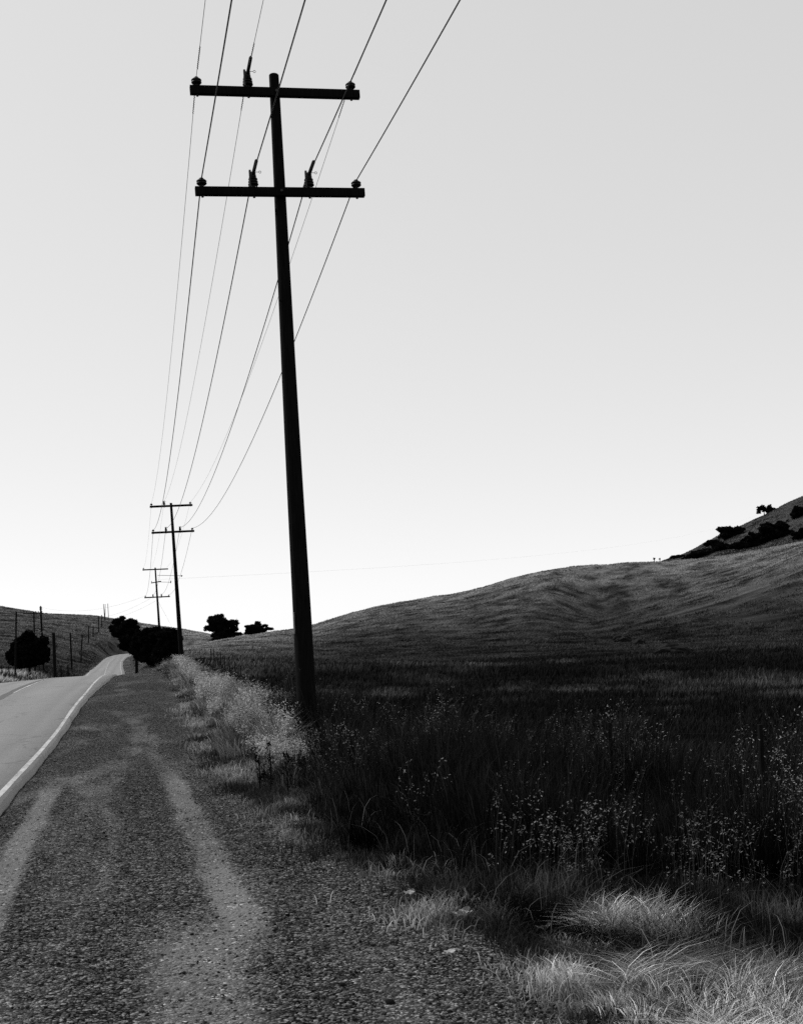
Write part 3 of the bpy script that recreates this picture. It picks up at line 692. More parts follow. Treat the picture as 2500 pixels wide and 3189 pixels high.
def pin_insulator(parent, loc, m3):
    pr = [(.022, 0), (.022, .035), (.060, .038), (.073, .052), (.070, .064), (.058, .070), (.070, .078), (.073, .090), (.060, .104), (.030, .108), (.024, .114), (.034, .122), (.030, .134), (.012, .142)]
    i = MB(); i.lathe([(r * 1.13, z * 1.06) for r, z in pr], 20)
    o = i.build('insulator', M['porcelain'], parent); o.location = loc; o.rotation_euler = m3
    p = MB(); p.lathe([(.012, -.165), (.020, -.160), (.020, -.147), (.013, -.143), (.013, .01)], 10); p.build('pin', M['metal'], o)
    return .125
def clamp_insulator(parent, loc, m3, wdir):
    i = MB(); prof_ = [(.028, 0), (.030, .03)]
    for k in range(3):
        z = .035 + k * .042; prof_ += [(.058, z), (.084 - .005 * k, z + .010), (.082 - .005 * k, z + .024), (.056, z + .031)]
    prof_ += [(.056, .165), (.056, .19), (.02, .196)]
    i.lathe(prof_, 18); o = i.build('insulator', M['porcelain'], parent); o.location = loc; o.rotation_euler = m3
    p = MB(); p.lathe([(.012, -.165), (.020, -.160), (.020, -.147), (.013, -.143), (.013, .01)], 10); p.build('pin', M['metal'], o)
    h = MB(); c = Vector((.004, 0, .205)); d = Vector(wdir)
    h.tube([c + d * -.58, c + d * -.56, c + d * -.05, c + Vector((0, 0, .012)), c + d * .05, c + d * .50, c + d * .52], [.02, .028, .029, .04, .029, .028, .02], 12)
    h.build('hose_cover', M['rubber'], o)
    k = MB(); k.box((0, 0, .20), (.088, .13, .075), .01); k.build('clamp', M['metal'], o)
    k = MB(); k.box((-.045, -.03, .185), (.035, .05, .17), .008); k.build('keeper', M['metal'], o)
    for q in ([(-.06, -.12, -.02), (-.066, -.11, .12)], [(.06, .06, .0), (.066, .07, .10)]):
        k = MB(); k.tube(q, .012, 8); k.build('hook', M['metal'], o)
    k = MB(); ring = [(.105 + .018 * math.cos(q), -.12, .205 + .018 * math.sin(q)) for q in np.linspace(math.pi, math.pi * 2.95, 13)]
    k.tube([(.02, -.12, .205)] + ring, .004, 6); k.build('cotter_ring', M['metal'], o)
    return .205

SPACE_U = [.041, .338, .949]; SPACE_L = [.041, .340, .669, .953]
ARM = 2.74
WIRE_DIR = Vector((0, 1, 0))
def utility_pole(label, base_px, top_px, Z, ups, los, axu, axl, tilt, r0, r1, extras=True, up_i=(0, 1, 2), lo_i=(0, 1, 2, 3)):
    foot, top, d = pole_frame(*base_px, *top_px, Z)
    e = empty('utility_pole', foot, label, 'utility pole', LINE_G)
    L = (top - foot).length; mb = MB(); n = 14; pts, rd = [], []
    for i in range(n + 1):
        s = i / n; wob = .012 * math.sin(s * 7 + Z); pts.append(d * (L * s) + Vector((wob * (s > 0) * (1 - s), 0, 0))); rd.append(r0 + (r1 - r0) * s)
    pts.append(d * (L + .012)); rd.append(r1 * .86)
    mb.tube(pts, rd, 18); shaft = mb.build('shaft', M['wood'], e)
    attach = []
    for yy, axx, sp, idx in ((ups, axu, SPACE_U, up_i), (los, axl, SPACE_L, lo_i)):
        c = at(axx, yy, Z - (r1 + .065) * CA); c = foot + d * ((c.z - foot.z) / d.z); off = Vector((0, -(r1 + .065), 0))
        rot = Matrix.Rotation(-tilt, 3, 'Y'); b = MB(); b.box((0, 0, 0), (ARM, .10, .132), .008)
        arm = b.build('crossarm', M['wood'], e); arm.location = c - foot + off; arm.rotation_euler = (0, -tilt, 0)
        k = MB(); k.tube([(0, -.085, 0), (0, -.05, 0)], [.022, .022], 8); k.tube([(0, .05, 0), (0, r1 * 2 + .12, 0)], .012, 8); k.build('bolt', M['metal'], arm)
        row = []
        for j, s in enumerate(sp):
            x = (s - .5) * ARM; loc = Vector((x, 0, .066))
            world = arm.location + rot @ loc
            if j in idx:
                clampy = (len(sp) == 3 and j == 1) or (len(sp) == 4 and j in (1, 2))
                hgt = clamp_insulator(e, world, (0, -tilt, 0), WIRE_DIR) if clampy else pin_insulator(e, world, (0, -tilt, 0))
            else: hgt = .12
            row.append(foot + arm.location + rot @ (loc + Vector((0, 0, hgt))))
        attach.append(row)
    return e, shaft, foot, top, d, attach

p1 = utility_pole('tall black wooden utility pole with two crossarms standing closest in the roadside grass', (955, 2215), (853, 235), 19.3, 288.5, 598.5, 855, 870, R(1.2), .172, .080)
p2 = utility_pole('second two armed utility pole at the edge of the dark roadside trees', (567, 2062), (533, 1567), 77.4, 1575.5, 1656.5, 534, 538.5, R(.9), .165, .080)
p3 = utility_pole('small two armed utility pole with an extra angled arm rising behind the dark trees', (497, 1960), (484, 1768), 129.5, 1773.3, 1859.5, 484.8, 489, R(.2), .165, .08, up_i=(0,))
# strip and steps on the first pole, as child parts of its empty
foot, d = p1[2], p1[4]
def on_pole(y): 
    c = at(0, y, 19.3); return d * ((c.z - foot.z) / d.z)
m = MB(); a, b = on_pole(1955), on_pole(2022); m.tube([a + Vector((-.138, -.075, 0)), b + Vector((-.142, -.075, 0))], .016, 6); m.build('marker_strip', M['tin'], p1[0])
m = MB(); c = on_pole(2135); m.box(c + Vector((.165, -.02, 0)), (.05, .06, .10), .01); m.build('step_bracket', M['metal'], p1[0])
# extra arm on the third pole
e3, foot3, d3 = p3[0], p3[2], p3[4]
c3 = at(486.2, 1813, 129.5); c3 = d3 * ((c3.z - foot3.z) / d3.z)
m = MB(); dr = Vector((.80, 1.2, .18)).normalized(); sd = Vector((.9, -.3, .05)).normalized()
m.tube([c3 - dr * .95, c3 + dr * .95], .055, 6); m.tube([c3 - dr * .9 + Vector((0, 0, .05)), c3 - dr * .9 + Vector((0, 0, .22))], .03, 6)
m.tube([c3 + Vector((.2, .2, .75)), c3 + Vector((2.9, .6, .62))], .025, 6); m.tube([c3 + Vector((2.75, .6, .5)), c3 + Vector((2.8, .6, .7))], .05, 6)
m.tube([c3 + Vector((.2, .2, .02)), c3 + Vector((1.6, .4, -.05))], .022, 6); m.tube([c3 + Vector((1.55, .4, -.15)), c3 + Vector((1.6, .4, .12))], .05, 6)
m.build('angled_arm', M['wood'], e3)

# ------------------------------------------------------------------ wires
def sag(a, b, s, n=40):
    a, b = Vector(a), Vector(b); return [a.lerp(b, i / n) - Vector((0, 0, 4 * s * (i / n) * (1 - i / n))) for i in range(n + 1)]
WG = 'overhead wires of the roadside line'
span = p2[2] - p1[2]
where = {(0, 0): 'road end of the upper crossarm', (0, 1): 'clamp between road end and shaft on the upper crossarm', (0, 2): 'field end of the upper crossarm',
         (1, 0): 'road end of the lower crossarm', (1, 1): 'road side clamp of the lower crossarm', (1, 2): 'field side clamp of the lower crossarm', (1, 3): 'field end of the lower crossarm'}
for r in (0, 1):
    for j in range(len(p1[5][r])):
        q = [p[5][r][j] for p in (p1, p2, p3)]; q0 = q[0] - Vector((span.x, span.y, .3))
        s1 = .95 if r == 0 else 1.28
        # keep the wire from touching the ground side: spans hang between poles
        pts = sag(q0, q[0], s1 * .9, 70)[:-1] + sag(q[0], q[1], s1 * 1.03, 60)[:-1] + sag(q[1], q[2], s1 * .8, 24)
        rad = .0042 if r == 0 else .0098
        m = MB(); m.tube(pts, rad, 6)
        o = m.build('overhead_wire', M['wire']); tag(o, ('thin' if r == 0 else 'thick') + ' overhead wire carried on the ' + where[(r, j)], 'wire', WG)
        if r == 0:                            # spiral armour rods by the first pole
            for s0, s1_, q1 in ((-1, q0, q[0]), (1, q[1], q[0])):
                dv = (Vector(s1_) - q1); Ln = dv.length; dv.normalize(); slope = -4 * (.95 * (.9 if s0 < 0 else 1.03)) / Ln
                A, B_ = (.36, 1.15)
                path = []
                for i in range(121):
                    tt = A + (B_ - A) * i / 120; c = Vector(q1) + dv * tt + Vector((0, 0, slope * tt * (1 - tt / Ln)))
                    ang = tt / .075 * 6.283; path.append(c + Vector((1, 0, 0)) * .0085 * math.cos(ang) + Vector((0, 0, 1)) * .0085 * math.sin(ang))
                h = MB(); h.tube(path, .0045, 5); h.build('armour_rod', M['wire'], o)

def loose_wire(name, label, pts, rad, cat='wire', group=None):
    m = MB(); m.tube(pts, rad, 5); return tag(m.build(name, M['wire']), label, cat, group)

# ------------------------------------------------------------------ old posts and poles along the far verge
PG = 'old posts along the far verge'
def old_pole(nm, label, xt, yt, xb, yb, Z, wpx, extra=None, taper=.85):
    foot, top, d = pole_frame(xb, yb, xt, yt, Z)
    e = empty(nm, foot, label, 'pole' if nm == 'wooden_pole' else 'post', PG); r = wpx * Z / F / 2; L = (top - foot).length
    m = MB(); m.tube([d * (L * i / 8) + Vector((.01 * math.sin(i * 2 + Z), 0, 0)) for i in range(9)], [r * (1 - (1 - taper) * i / 8) for i in range(9)], 12); m.build('shaft', M['post'], e)
    return e, foot, top, d, r
q1 = old_pole('wooden_pole', 'plain round pole at the near end of the old row, no crossarm', 52, 1904.6, 48.5, 2103, 123, 5.8)
q2 = old_pole('wooden_pole', 'old pole with one wide crossarm on top, behind the dark bush', 106.5, 1905, 111, 2098, 148, 5.2)
m = MB(); a, b = at(74, 1910.5, 147.6), at(135.5, 1910.5, 147.6); m.tube([a - q2[1], b - q2[1]], .07, 6); arm = m.build('crossarm', M['post'], q2[0])
for x in (76, 84, 98, 112, 121, 132):
    k = MB(); c = at(x, 1908, 147.6) - q2[1]; k.lathe([(.03, 0), (.05, .08), (.05, .16), (.02, .2)], 8, c); k.build('insulator', M['porcelain'], q2[0])
q3 = old_pole('wooden_pole', 'tallest old pole, with a pointed cap and bracket on its tip', 127.6, 1891, 137.8, 2103, 161, 6.6)
k = MB(); c = q3[2] - q3[1]; k.lathe([(.06, -.1), (.17, -.08), (.17, 0), (.02, .2)], 10, c); k.build('cap', M['metal'], q3[0])
k = MB(); k.tube([c + Vector((-.2, 0, -.28)), c + Vector((0, 0, -.1)), c + Vector((.2, 0, -.28))], .04, 6); k.build('bracket', M['metal'], q3[0])
q4 = old_pole('wooden_post', 'thick cut off post stub standing by the road crest', 168, 1971.5, 172.5, 2109, 128, 11, taper=.88)
q5 = old_pole('wooden_post', 'slim post just past the thick stub at the road crest', 220, 1971, 225.5, 2103, 226, 5.6)
q6 = old_pole('wooden_post', 'leaning post with a small dark box fixed to each side', 257, 1976, 252.5, 2073, 295, 4.2)
for s in (-1, 1):
    k = MB(); c = at(252.5 + s * 4.5, 2033, 294.6) - q6[1]; k.box(c, (.42, .35, 1.1 if s > 0 else .8), .03); k.build('box', M['metal'], q6[0])
for (lb, a) in (('first of a close pair of posts where the old row starts climbing the hill', (277, 1949, 276, 2031, 384, 3.6)),
                ('second of a close pair of posts where the old row starts climbing the hill', (291, 1949, 291, 2021, 428, 3.5)),
                ('lower of two twin posts halfway up the low hill', (308, 1920, 308.5, 1980, 490, 3.3)),
                ('upper of two twin posts halfway up the low hill', (317.6, 1915, 318, 1973, 536, 3.1)),
                ('thicker post just below the crest of the low hill', (328, 1897, 327.5, 1931, 600, 2.8)),
                ('thin bare pole on the hill crest, first of three against the sky', (323, 1881.6, 325.5, 1913, 632, 1.9)),
                ('thin bare pole on the hill crest, middle of three against the sky', (328.4, 1882, 327, 1925, 622, 1.9)),
                ('thin bare pole on the hill crest, standing apart from the other two', (336.5, 1880, 338.3, 1915, 645, 1.9))):
    e = old_pole('wooden_pole' if 'pole' in lb else 'wooden_post', lb, *a)
    if 'bare pole' in lb:
        k = MB(); c = e[2] - e[1]; k.tube([c + Vector((-.3, 0, -.12)), c + Vector((.3, 0, -.08))], .05, 5); k.build('crossarm', M['post'], e[0])
q8 = old_pole('wooden_post', 'short squat post beside the slim post at the road crest', 191, 2072, 191.5, 2109, 118, 4.0)
q9 = old_pole('wooden_post', 'shortest post, half hidden past the road crest', 212.6, 2070, 213, 2100, 130, 4.5)

# wires of that row and off the third pole
A3 = p3[5][1]
hat = q3[2]
loose_wire('service_wire', 'faint wire from the third utility pole down to the capped old pole', sag(A3[0], hat, 1.0), .006)
loose_wire('service_wire', 'faint wire from the third utility pole down to the wide crossarm of the old pole', sag(A3[1] - Vector((0, 0, .2)), at(132, 1908, 147.6), 1.6), .006)
loose_wire('service_wire', 'second faint wire from the third utility pole to the wide crossarm', sag(A3[2] - Vector((0, 0, .3)), at(121, 1908, 147.6), 1.9), .006)
loose_wire('guy_wire', 'faint guy wire slanting from the third utility pole to the ground', [foot3 + d3 * ((at(488, 1868, 129.5).z - foot3.z) / d3.z), hit(548, 1975, None, 100, 600)[0]], .010, 'guy wire')
far_end = at(2420, 1575, 690)
loose_wire('long_wire', 'very faint long wire crossing the sky toward the steep hill', sag(foot3 + c3 + Vector((.3, .3, .3)), far_end, 6.5, 90), .005)
pts = []
for (x0, y0, Z0), (x1, y1, Z1), s in (((-60, 1870, 100), (52, 1935, 122.6), .15), ((52, 1935, 122.6), (109, 1971, 147.6), .25), ((109, 1971, 147.6), (134, 1966, 160.6), .25), ((134, 1966, 160.6), (170, 1982, 128), .1)):
    pts += sag(at(x0, y0, Z0), at(x1, y1, Z1), s, 16)
loose_wire('slack_cable', 'slack cable draped between the old poles above the dark bush', pts, .022, 'cable')
loose_wire('thin_cable', 'thin cable coming in low from the side behind the round pole', sag(at(-60, 1915, 90), at(52, 1958, 122.6), .3, 14), .012, 'cable')

# ------------------------------------------------------------------ fences
def fence(name, label, posts, wires_h, rad, group=None, lean=True):
    e = empty(name, posts[0][0], label, 'fence', group); base = Vector(posts[0][0]); tops = []
    for i, (p, h) in enumerate(posts):
        p = Vector(p) - base; m = MB(); r = rad * random.uniform(.8, 1.2); ln = Vector((random.uniform(-.03, .03), random.uniform(-.03, .03), 1)) if lean else Vector((0, 0, 1))
        m.tube([p - ln * .25, p + ln * (h * .5) + Vector((random.uniform(-.01, .01), 0, 0)), p + ln * h], [r, r * .97, r * .9], 8); m.build('post', M['post'], e)
        tops.append((p, ln, h))
    for hh in wires_h:
        m = MB()
        pts = []
        for (a, b) in zip(tops[:-1], tops[1:]):
            pts += sag(a[0] + a[1] * a[2] * hh - Vector((0, rad, 0)), b[0] + b[1] * b[2] * hh - Vector((0, rad, 0)), .02, 4)[:-1]
        m.tube(pts, .0018, 4); m.build('wire', M['post'], e)
    return e
posts = []
Zs = [8.4, 12.6, 16.6, 20.8, 25.0, 29.0, 33, 37, 41.5, 45.6, 49.8, 54, 58, 62.2, 66.8, 71, 75.6, 80, 84.6, 88.6, 92.6, 96.5, 101, 105]
for Z in Zs:
    u = Z / (CA + SA * (6.4 * SA) / max(Z, 1)) if False else (Z - 6.4 * SA) / CA
    posts.append(((6.4, u, float(G(6.4, u)) - .0), random.uniform(1.2, 1.34) + .12 * float(sst(45, 70, Z))))
fence('wire_fence', 'long wire fence of slim dark posts between grassy bank and field', posts, (.35, .65, .92), .036)
posts = []
for i in range(16):
    Z = 70 + i * 7; w = -13.0 - .03 * i; u = (Z - w * SA) / CA; posts.append(((w, u, float(G(w, u))), random.uniform(1.0, 1.3)))
fence('wire_fence', 'short leaning posts of a fence in pale grass across the road', posts, (.5, .9), .06)
posts = []
for (x, y) in ((2029, 1867), (2115, 1846), (2203, 1822), (2283, 1797), (2363, 1771), (2447, 1743), (2540, 1712)):
    p, Z = hit(x, y, None, 120, 520); posts.append((p, 15 * Z / F * .9))
fence('wire_fence', 'sparse row of tiny posts climbing the broad hillside', posts, (.6, .9), .06)

# ------------------------------------------------------------------ trees and brush
def leaf_cloud(lumps, n, size, core=.6):
    """leaf sized faces through a set of ellipsoid lumps (cx, cy, cz, rx, ry, rz)"""
    L = np.array(lumps, float); vol = np.prod(L[:, 3:], 1) ** .75; k = rng.choice(len(L), n, p=vol / vol.sum())
    d = rng.normal(0, 1, (n, 3)); d /= np.linalg.norm(d, axis=1)[:, None]
    rad = core + (1 - core) * rng.random(n); rad = rad * (.86 + .3 * vn(d[:, 0] * 2.5 + k * 3.1, d[:, 1] * 2.5 + d[:, 2] * 3.7, 191))
    P = L[k, :3] + d * rad[:, None] * L[k, 3:]
    a = rng.normal(0, 1, (n, 3)); a /= np.linalg.norm(a, axis=1)[:, None]; b = np.cross(a, rng.normal(0, 1, (n, 3))); b /= np.linalg.norm(b, axis=1)[:, None] + 1e-9
    s = size * (.5 + rng.random(n))[:, None]
    V = np.stack([P - a * s, P + b * s * .55, P + a * s, P - b * s * .55], 1).reshape(-1, 3)
    Q = np.arange(n * 4).reshape(n, 4)
    return V, Q
def tree(name, label, cat, base, lumps, n, size, trunk=None, group=None, core=.45, sub=7):
    """lumps relative to base; each is broken into smaller clumps"""
    e = empty(name, base, label, cat, group); L2 = []
    for (x, y, z, rx, ry, rz) in lumps:
        L2.append((x, y, z, rx * .72, ry * .72, rz * .72))
        for _ in range(sub + 5):
            d = Vector((random.gauss(0, 1), random.gauss(0, 1), random.gauss(.15, 1))).normalized(); q = random.uniform(.14, .40); jj = random.uniform(.7, 1.02)
            L2.append((x + d.x * rx * jj * .92, y + d.y * ry * jj * .92, z + d.z * rz * jj * .92, rx * q, ry * q, rz * q * .85))
    V, Q = leaf_cloud(L2, n, size, core); me = mesh_np('crown', V, Q); link('crown', me, M['leaf'], e)
    m = MB()
    if trunk:
        for (pts, r0, r1) in trunk:
            k = len(pts); m.tube(pts, [r0 + (r1 - r0) * i / (k - 1) for i in range(k)], 8)
    else:
        H = max(l[2] for l in lumps); m.tube([(0, 0, -.3), (.1, 0, H * .35), (0, 0, H * .8)], [.16, .13, .06], 8)
        for l in lumps: m.tube([(0, 0, H * .3), (l[0] * .5, l[1] * .5, l[2] * .7), (l[0], l[1], l[2])], [.09, .07, .03], 6)
    m.build('trunk', M['bark'], e)
    return e
def plump(x, y, Z, rxpx, rypx, base, depth=1.0):
    c = at(x, y, Z) - base; s = Z / F; return (c.x, c.y, c.z, rxpx * s, rxpx * s * depth, rypx * s)
def grounded(x, y, Z):
    p = at(x, y, Z); p.z = float(G(p.x, p.y)) - .05; return p
TG = 'dark trees by the roadside poles'
b = grounded(424, 2066, 112)
tree('roadside_tree', 'dark tree overhanging the road, its bushy head higher than its neighbours', 'tree', b,
     [plump(392, 1958, 112, 42, 32, b), plump(366, 1966, 112, 24, 22, b), plump(404, 1940, 112, 20, 15, b), plump(364, 1938, 112, 13, 11, b), plump(352, 1956, 112, 9, 10, b), plump(380, 1926, 112, 9, 6, b), plump(418, 1958, 112, 16, 10, b), plump(402, 1988, 112, 42, 34, b), plump(424, 2014, 112, 42, 32, b), plump(446, 2042, 112, 30, 26, b)],
     26000, .17, group=TG)
b = grounded(475, 2066, 109)
tree('roadside_tree', 'broad dark tree in the middle of the roadside clump', 'tree', b,
     [plump(462, 1990, 109, 44, 32, b), plump(495, 1985, 109, 36, 30, b), plump(470, 2025, 109, 54, 40, b), plump(505, 2038, 109, 36, 32, b), plump(455, 1974, 109, 22, 14, b), plump(436, 1985, 109, 22, 22, b), plump(440, 2030, 109, 28, 30, b), plump(470, 2048, 109, 40, 24, b)], 26000, .17, group=TG)
b = grounded(535, 2066, 106)
tree('roadside_tree', 'low dark tree wrapped round the foot of the second utility pole', 'tree', b,
     [plump(530, 1988, 106, 34, 32, b), plump(520, 2030, 106, 42, 38, b), plump(550, 2025, 106, 24, 38, b), plump(505, 1978, 106, 20, 14, b), plump(512, 2050, 106, 40, 18, b), plump(540, 1970, 106, 16, 13, b), plump(556, 2000, 106, 14, 28, b), plump(530, 2050, 106, 36, 20, b)], 24000, .17, group=TG)
b = grounded(92, 2096, 140)
tree('roadside_bush', 'rounded dark bush hiding the feet of the old poles', 'bush', b,
     [plump(88, 2025, 140, 46, 40, b), plump(40, 2050, 140, 20, 26, b), plump(146, 2030, 140, 12, 22, b), plump(64, 1998, 140, 16, 14, b), plump(120, 2015, 140, 34, 38, b), plump(52, 2030, 140, 28, 36, b), plump(95, 1985, 140, 26, 18, b), plump(138, 1998, 140, 16, 18, b), plump(80, 2058, 140, 48, 28, b), plump(125, 2045, 140, 28, 34, b)], 26000, .18)
RG_ = 'dark trees on the hill saddle'
b, Zq = hit(690, 1996, None, 150, 600); Zq = 400; b = at(690, 2000, Zq); b.z = float(G(b.x, b.y)) - .3
tree('oak_tree', 'larger dark oak peaking above the hill saddle', 'tree', b,
     [plump(684, 1945, Zq, 40, 34, b), plump(676, 1925, Zq, 20, 16, b), plump(716, 1955, Zq, 30, 28, b), plump(650, 1958, Zq, 20, 12, b), plump(694, 1978, Zq, 52, 24, b), plump(722, 1940, Zq, 14, 10, b)], 14000, .36, group=RG_, sub=9)
b = at(800, 1985, Zq); b.z = float(G(b.x, b.y)) - .3
tree('oak_tree', 'lower spreading dark oak on the saddle with a branch reaching over the slope', 'tree', b,
     [plump(795, 1955, Zq, 36, 16, b), plump(802, 1942, Zq, 12, 9, b), plump(780, 1963, Zq, 20, 13, b), plump(838, 1958, Zq, 16, 5, b), plump(828, 1949, Zq, 8, 6, b), plump(802, 1974, Zq, 44, 16, b)], 11000, .34, group=RG_, sub=9)

BG = 'dark brush on the steep hill'
def brush(label, x, y, rx, ry, n, extra=(), nm='hill_brush', z0=530):
    p, Z = hit(x, y + ry * .6, hillB, z0, 900)
    if Z > 745: Z = 700.0; p = at(x, y + ry * .6, Z)
    p.z -= 1
    lum = [plump(x, y, Z, rx, ry, p, .8)] + [plump(a, c, Z, q, s, p, .8) for a, c, q, s in extra]
    tree(nm, label, 'brush', p, lum, int(n * 1.6), .7, group=BG, sub=8, core=.3)
brush('dark brush clump sitting on the skyline of the steep hill', 2268, 1660, 38, 20, 9000, [(2300, 1652, 20, 13), (2248, 1650, 18, 10), (2262, 1690, 30, 22)])
brush('low dark brush where the steep hill meets the grassy skyline', 2110, 1735, 24, 6, 4000, [(2098, 1739, 14, 5)])
brush('long dark brush band at the foot of the steep hill', 2195, 1722, 52, 16, 9000, [(2240, 1708, 36, 22), (2165, 1732, 30, 9), (2140, 1738, 20, 5), (2270, 1712, 34, 16), (2300, 1712, 26, 10)])
brush('ragged brush patch on the slope below the skyline clump', 2215, 1690, 22, 9, 3500, [(2200, 1695, 12, 6)])
brush('biggest dark brush mass in the middle of the steep slope', 2400, 1665, 58, 30, 14000, [(2432, 1640, 34, 20), (2375, 1685, 40, 18), (2420, 1690, 50, 14), (2350, 1672, 26, 14), (2445, 1675, 34, 22), (2385, 1640, 22, 12)])
brush('dark brush low on the slope between the two bigger masses', 2325, 1698, 34, 12, 6000, [(2350, 1690, 20, 12), (2290, 1700, 22, 10), (2330, 1680, 24, 9)])
brush('dark brush high on the slope at the picture edge', 2478, 1600, 24, 24, 8000, [(2495, 1625, 26, 26), (2515, 1590, 26, 24), (2462, 1632, 22, 16), (2470, 1650, 30, 18)])
brush('dark brush low on the slope at the picture edge', 2488, 1668, 26, 16, 6000, [(2510, 1655, 22, 20)])
# lone trees
p, Z = hit(2378, 1608, hillB, 540, 900); Z = min(Z, 702); p = at(2378, 1607, Z)
def lone(name, label, x, y, lum, n):
    p = at(x, y, 702); p.z -= .3
    tree(name, label, 'tree', p, [plump(a, c, 702, q, s, p) for a, c, q, s in lum], n, .34, trunk=[([(0, 0, -1), (.1, 0, 1.5), (0, 0, 3.5)], .35, .2), ([(0, 0, 2.2), (-1.5, 0, 4.5)], .2, .08), ([(0, 0, 2.5), (1.2, 0, 5)], .2, .08)], group='lone trees on the steep hill', core=.15)
lone('hill_tree', 'small lone tree on the steep skyline with an airy crown and bare trunk', 2378, 1606, [(2366, 1584, 12, 10), (2378, 1587, 11, 11), (2362, 1595, 8, 7), (2372, 1577, 8, 6)], 3600)
lone('hill_tree', 'small tree leaning up slope against the airy lone tree', 2394, 1598, [(2394, 1581, 12, 10), (2406, 1588, 9, 7), (2388, 1591, 9, 9), (2398, 1590, 9, 8)], 4200)
for i, (x, y, s) in enumerate(((2036, 1741, 3.5), (2053, 1742, 3))):
    p = at(x, y + 3, 425); p.z -= .2
    tree('tiny_shrub', ('slightly bigger' if i == 0 else 'slightly smaller') + ' of two tiny shrubs on the grassy skyline', 'shrub', p, [plump(x, y - 1, 425, s, s, p)], 260, .16, group='tiny shrubs on the skyline', core=.2)

# ------------------------------------------------------------------ weeds, rocks and scraps
WGp = 'dark dead weed stalks on the bank'
def weed(label, x, y, hpx):
    p, Z = hit(x, y, None, 5, 160); H = hpx * Z / F
    e = empty('weed_stalk', p, label, 'weed', WGp); m = MB(); m.tube([(0, 0, -.05), (random.uniform(-.04, .04), 0, H * .5), (random.uniform(-.08, .08), 0, H)], [.012, .01, .004], 6)
    lv = []
    for i in range(26):
        t = random.uniform(.15, 1); a = random.uniform(0, 6.283); r = .06 * (1.15 - t) + .02; c = Vector((0, 0, H * t)); d = Vector((math.cos(a), math.sin(a), random.uniform(.2, 1.1)))
        m.tube([c, c + d * r], [.004, .003], 4); lv.append(c + d * r)
    m.build('stem', M['bark'], e); V, Q = leaf_cloud([(q.x, q.y, q.z, .02, .02, .04) for q in lv], 200, .011, .1); link('leaves', mesh_np('leaves', V, Q), M['leaf'], e)
for lb, x, y, h in (('slim dark weed stalk rising above the pale grass behind the second pole', 626, 2098, 70), ('darkest upright weed at the gravel edge before the utility pole', 842, 2465, 150),
                    ('shorter weed leaning beside the darkest weed at the gravel edge', 808, 2465, 110), ('branching weed among oats on the bank below the utility pole', 898, 2480, 130),
                    ('spindly weed in front of the fence near the utility pole', 950, 2495, 140), ('weed standing alone in the dark grass below the fence', 1095, 2490, 130)):
    weed(lb, x, y, h)

def rock(name, label, cat, x, y, sx, sy, sz, Z=None):
    p, Zh = hit(x, y, None, 60, 320)
    bm = bmesh.new(); bmesh.ops.create_icosphere(bm, subdivisions=4, radius=1)
    for v in bm.verts:
        c = v.co; nn = float(fbm(np.array([c.x * 1.6 + x]), np.array([c.y * 1.6 + c.z * 2.1]), 203, 4)[0]) - .5
        v.co = Vector((c.x * sx, c.y * sy, c.z * sz)) * (1 + .75 * nn)
    me = bpy.data.meshes.new(name); bm.to_mesh(me); bm.free(); o = link(name, me, M['rock']); o.location = p + Vector((0, 0, sz * .25)); tag(o, label, cat, 'dark rocks in the field')
rock('boulder', 'humped dark boulder at the foot of the broad hillside', 'boulder', 1936, 2003, 1.9, 1.2, 1.25)
rock('boulder', 'flat low boulder just beside the humped one', 'boulder', 1985, 2006, 1.2, .9, .7)
rock('boulder', 'long dark boulder lower in the field with pale dry stems on it', 'boulder', 2085, 2045, 1.7, 1.0, .95)

def scrap(name, label, cat, x, y, lx, ly, rz, curl, tilt):
    p, Z = hit(x, y, None, 4, 30); bm = bmesh.new(); bmesh.ops.create_grid(bm, x_segments=10, y_segments=5, size=.5)
    for v in bm.verts:
        a, b_ = v.co.x, v.co.y; v.co = Vector((a * lx * (1 + .2 * math.sin(b_ * 9)), b_ * ly * (1 + .25 * math.sin(a * 8)), curl * (a * a * 2 + .35 * math.sin(a * 11 + b_ * 5))))
    g = bmesh.ops.extrude_face_region(bm, geom=bm.faces[:])
    bmesh.ops.translate(bm, vec=(0, 0, .004), verts=[q for q in g['geom'] if isinstance(q, bmesh.types.BMVert)]); bmesh.ops.recalc_face_normals(bm, faces=bm.faces)
    me = bpy.data.meshes.new(name); bm.to_mesh(me); bm.free(); o = link(name, me, M['scrap']); o.location = p + Vector((0, 0, .05)); o.rotation_euler = (R(tilt), R(-8), R(rz)); tag(o, label, cat)
scrap('paper_scrap', 'crumpled white paper scrap lying at the grass edge, largest of the litter', 'litter', 1438, 2870, .115, .05, 20, .03, 35)
scrap('paper_scrap', 'small pale paper scrap further along the gravel edge', 'litter', 1275, 2803, .07, .035, 5, .015, 25)
scrap('bark_curl', 'thin pale curl of bark caught in dark grass', 'litter', 1692, 2916, .085, .022, -10, .03, 30)
scrap('flat_stone_chip', 'pale flat chip lying on the gravel by the fringe', 'litter', 1402, 2993, .055, .035, 10, .008, 10)

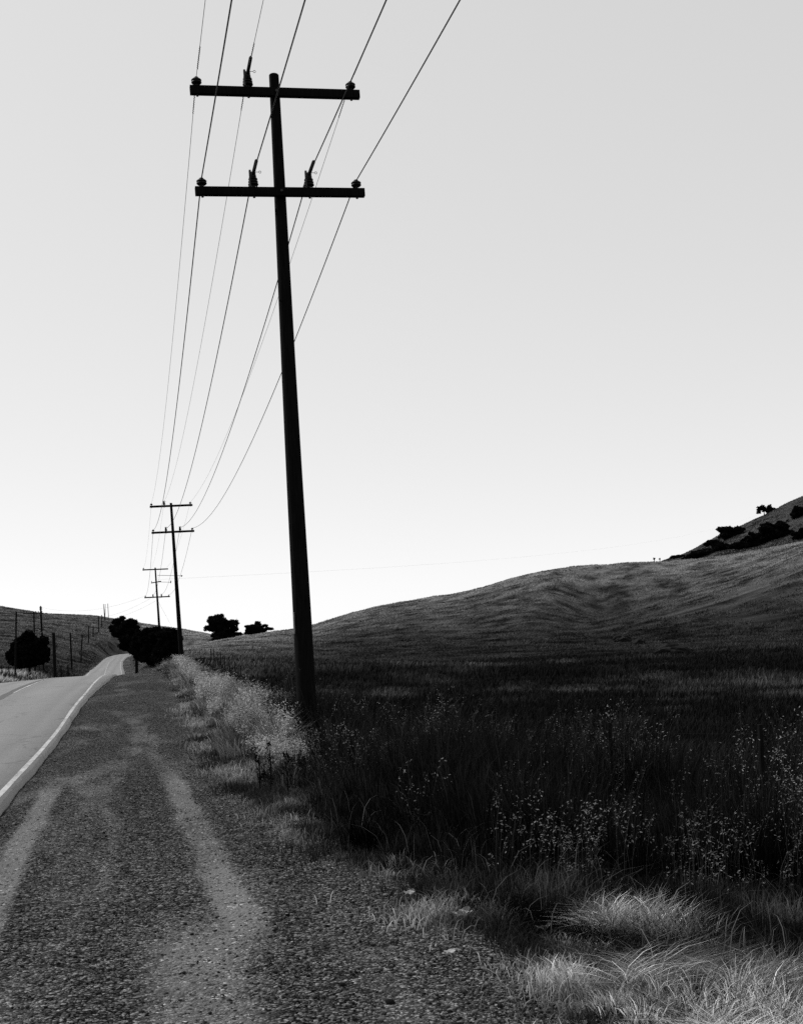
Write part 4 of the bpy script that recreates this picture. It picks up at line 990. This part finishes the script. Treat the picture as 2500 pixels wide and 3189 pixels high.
# ------------------------------------------------------------------ light, sky, camera
SUN_EL, SUN_AZ = R(50), R(-50)                    # azimuth from the road direction, negative = over the road
sd = Vector((math.sin(SUN_AZ) * math.cos(SUN_EL), math.cos(SUN_AZ) * math.cos(SUN_EL), math.sin(SUN_EL)))
sun = bpy.data.lights.new('sun', 'SUN'); sun.energy = 5.0; sun.angle = R(.53); sun.color = (1, 1, 1)
so = bpy.data.objects.new('sun', sun); COL.objects.link(so); so.rotation_euler = sd.to_track_quat('Z', 'Y').to_euler()
W_ = bpy.data.worlds.new('World'); scn.world = W_; W_.use_nodes = True; nt = W_.node_tree; nt.nodes.clear()
sky = nt.nodes.new('ShaderNodeTexSky'); sky.sky_type = 'NISHITA'; sky.sun_disc = False; sky.sun_elevation = SUN_EL; sky.sun_rotation = SUN_AZ
sky.dust_density = .5; sky.air_density = 1.0; sky.ozone_density = 1.0
sep = nt.nodes.new('ShaderNodeSeparateColor'); nt.links.new(sky.outputs[0], sep.inputs[0])
SKY_G, SKY_K = .27, 5.95                            # red filtered black and white film response
val = math_(nt, 'MULTIPLY', math_(nt, 'POWER', sep.outputs[0], SKY_G), SKY_K)
bg = nt.nodes.new('ShaderNodeBackground'); bg.inputs[1].default_value = .1; nt.links.new(tocol(nt, val), bg.inputs[0])
wo = nt.nodes.new('ShaderNodeOutputWorld'); nt.links.new(bg.outputs[0], wo.inputs[0])

cam = bpy.data.cameras.new('camera'); co = bpy.data.objects.new('camera', cam); COL.objects.link(co); scn.camera = co
cam.sensor_fit = 'VERTICAL'; cam.sensor_height = 36; cam.lens = 36 * F / 3189; cam.shift_y = (HY - 1594.5) / 3189; cam.clip_end = 20000; cam.clip_start = .1
fw = Vector((SA, CA, 0)); rt = Vector((CA, -SA, 0)); up = Vector((0, 0, 1))
cx = rt * CR - up * SR; cy = rt * SR + up * CR
co.matrix_world = Matrix(((cx.x, cy.x, -fw.x, 0), (cx.y, cy.y, -fw.y, 0), (cx.z, cy.z, -fw.z, CAMZ), (0, 0, 0, 1)))

vs = scn.view_settings; vs.view_transform = 'Standard'; vs.look = 'None'; vs.exposure = 0; vs.gamma = 1; vs.use_curve_mapping = False
cy_ = scn.cycles; cy_.max_bounces = 4; cy_.diffuse_bounces = 2; cy_.glossy_bounces = 1; cy_.transmission_bounces = 3; cy_.use_denoising = False
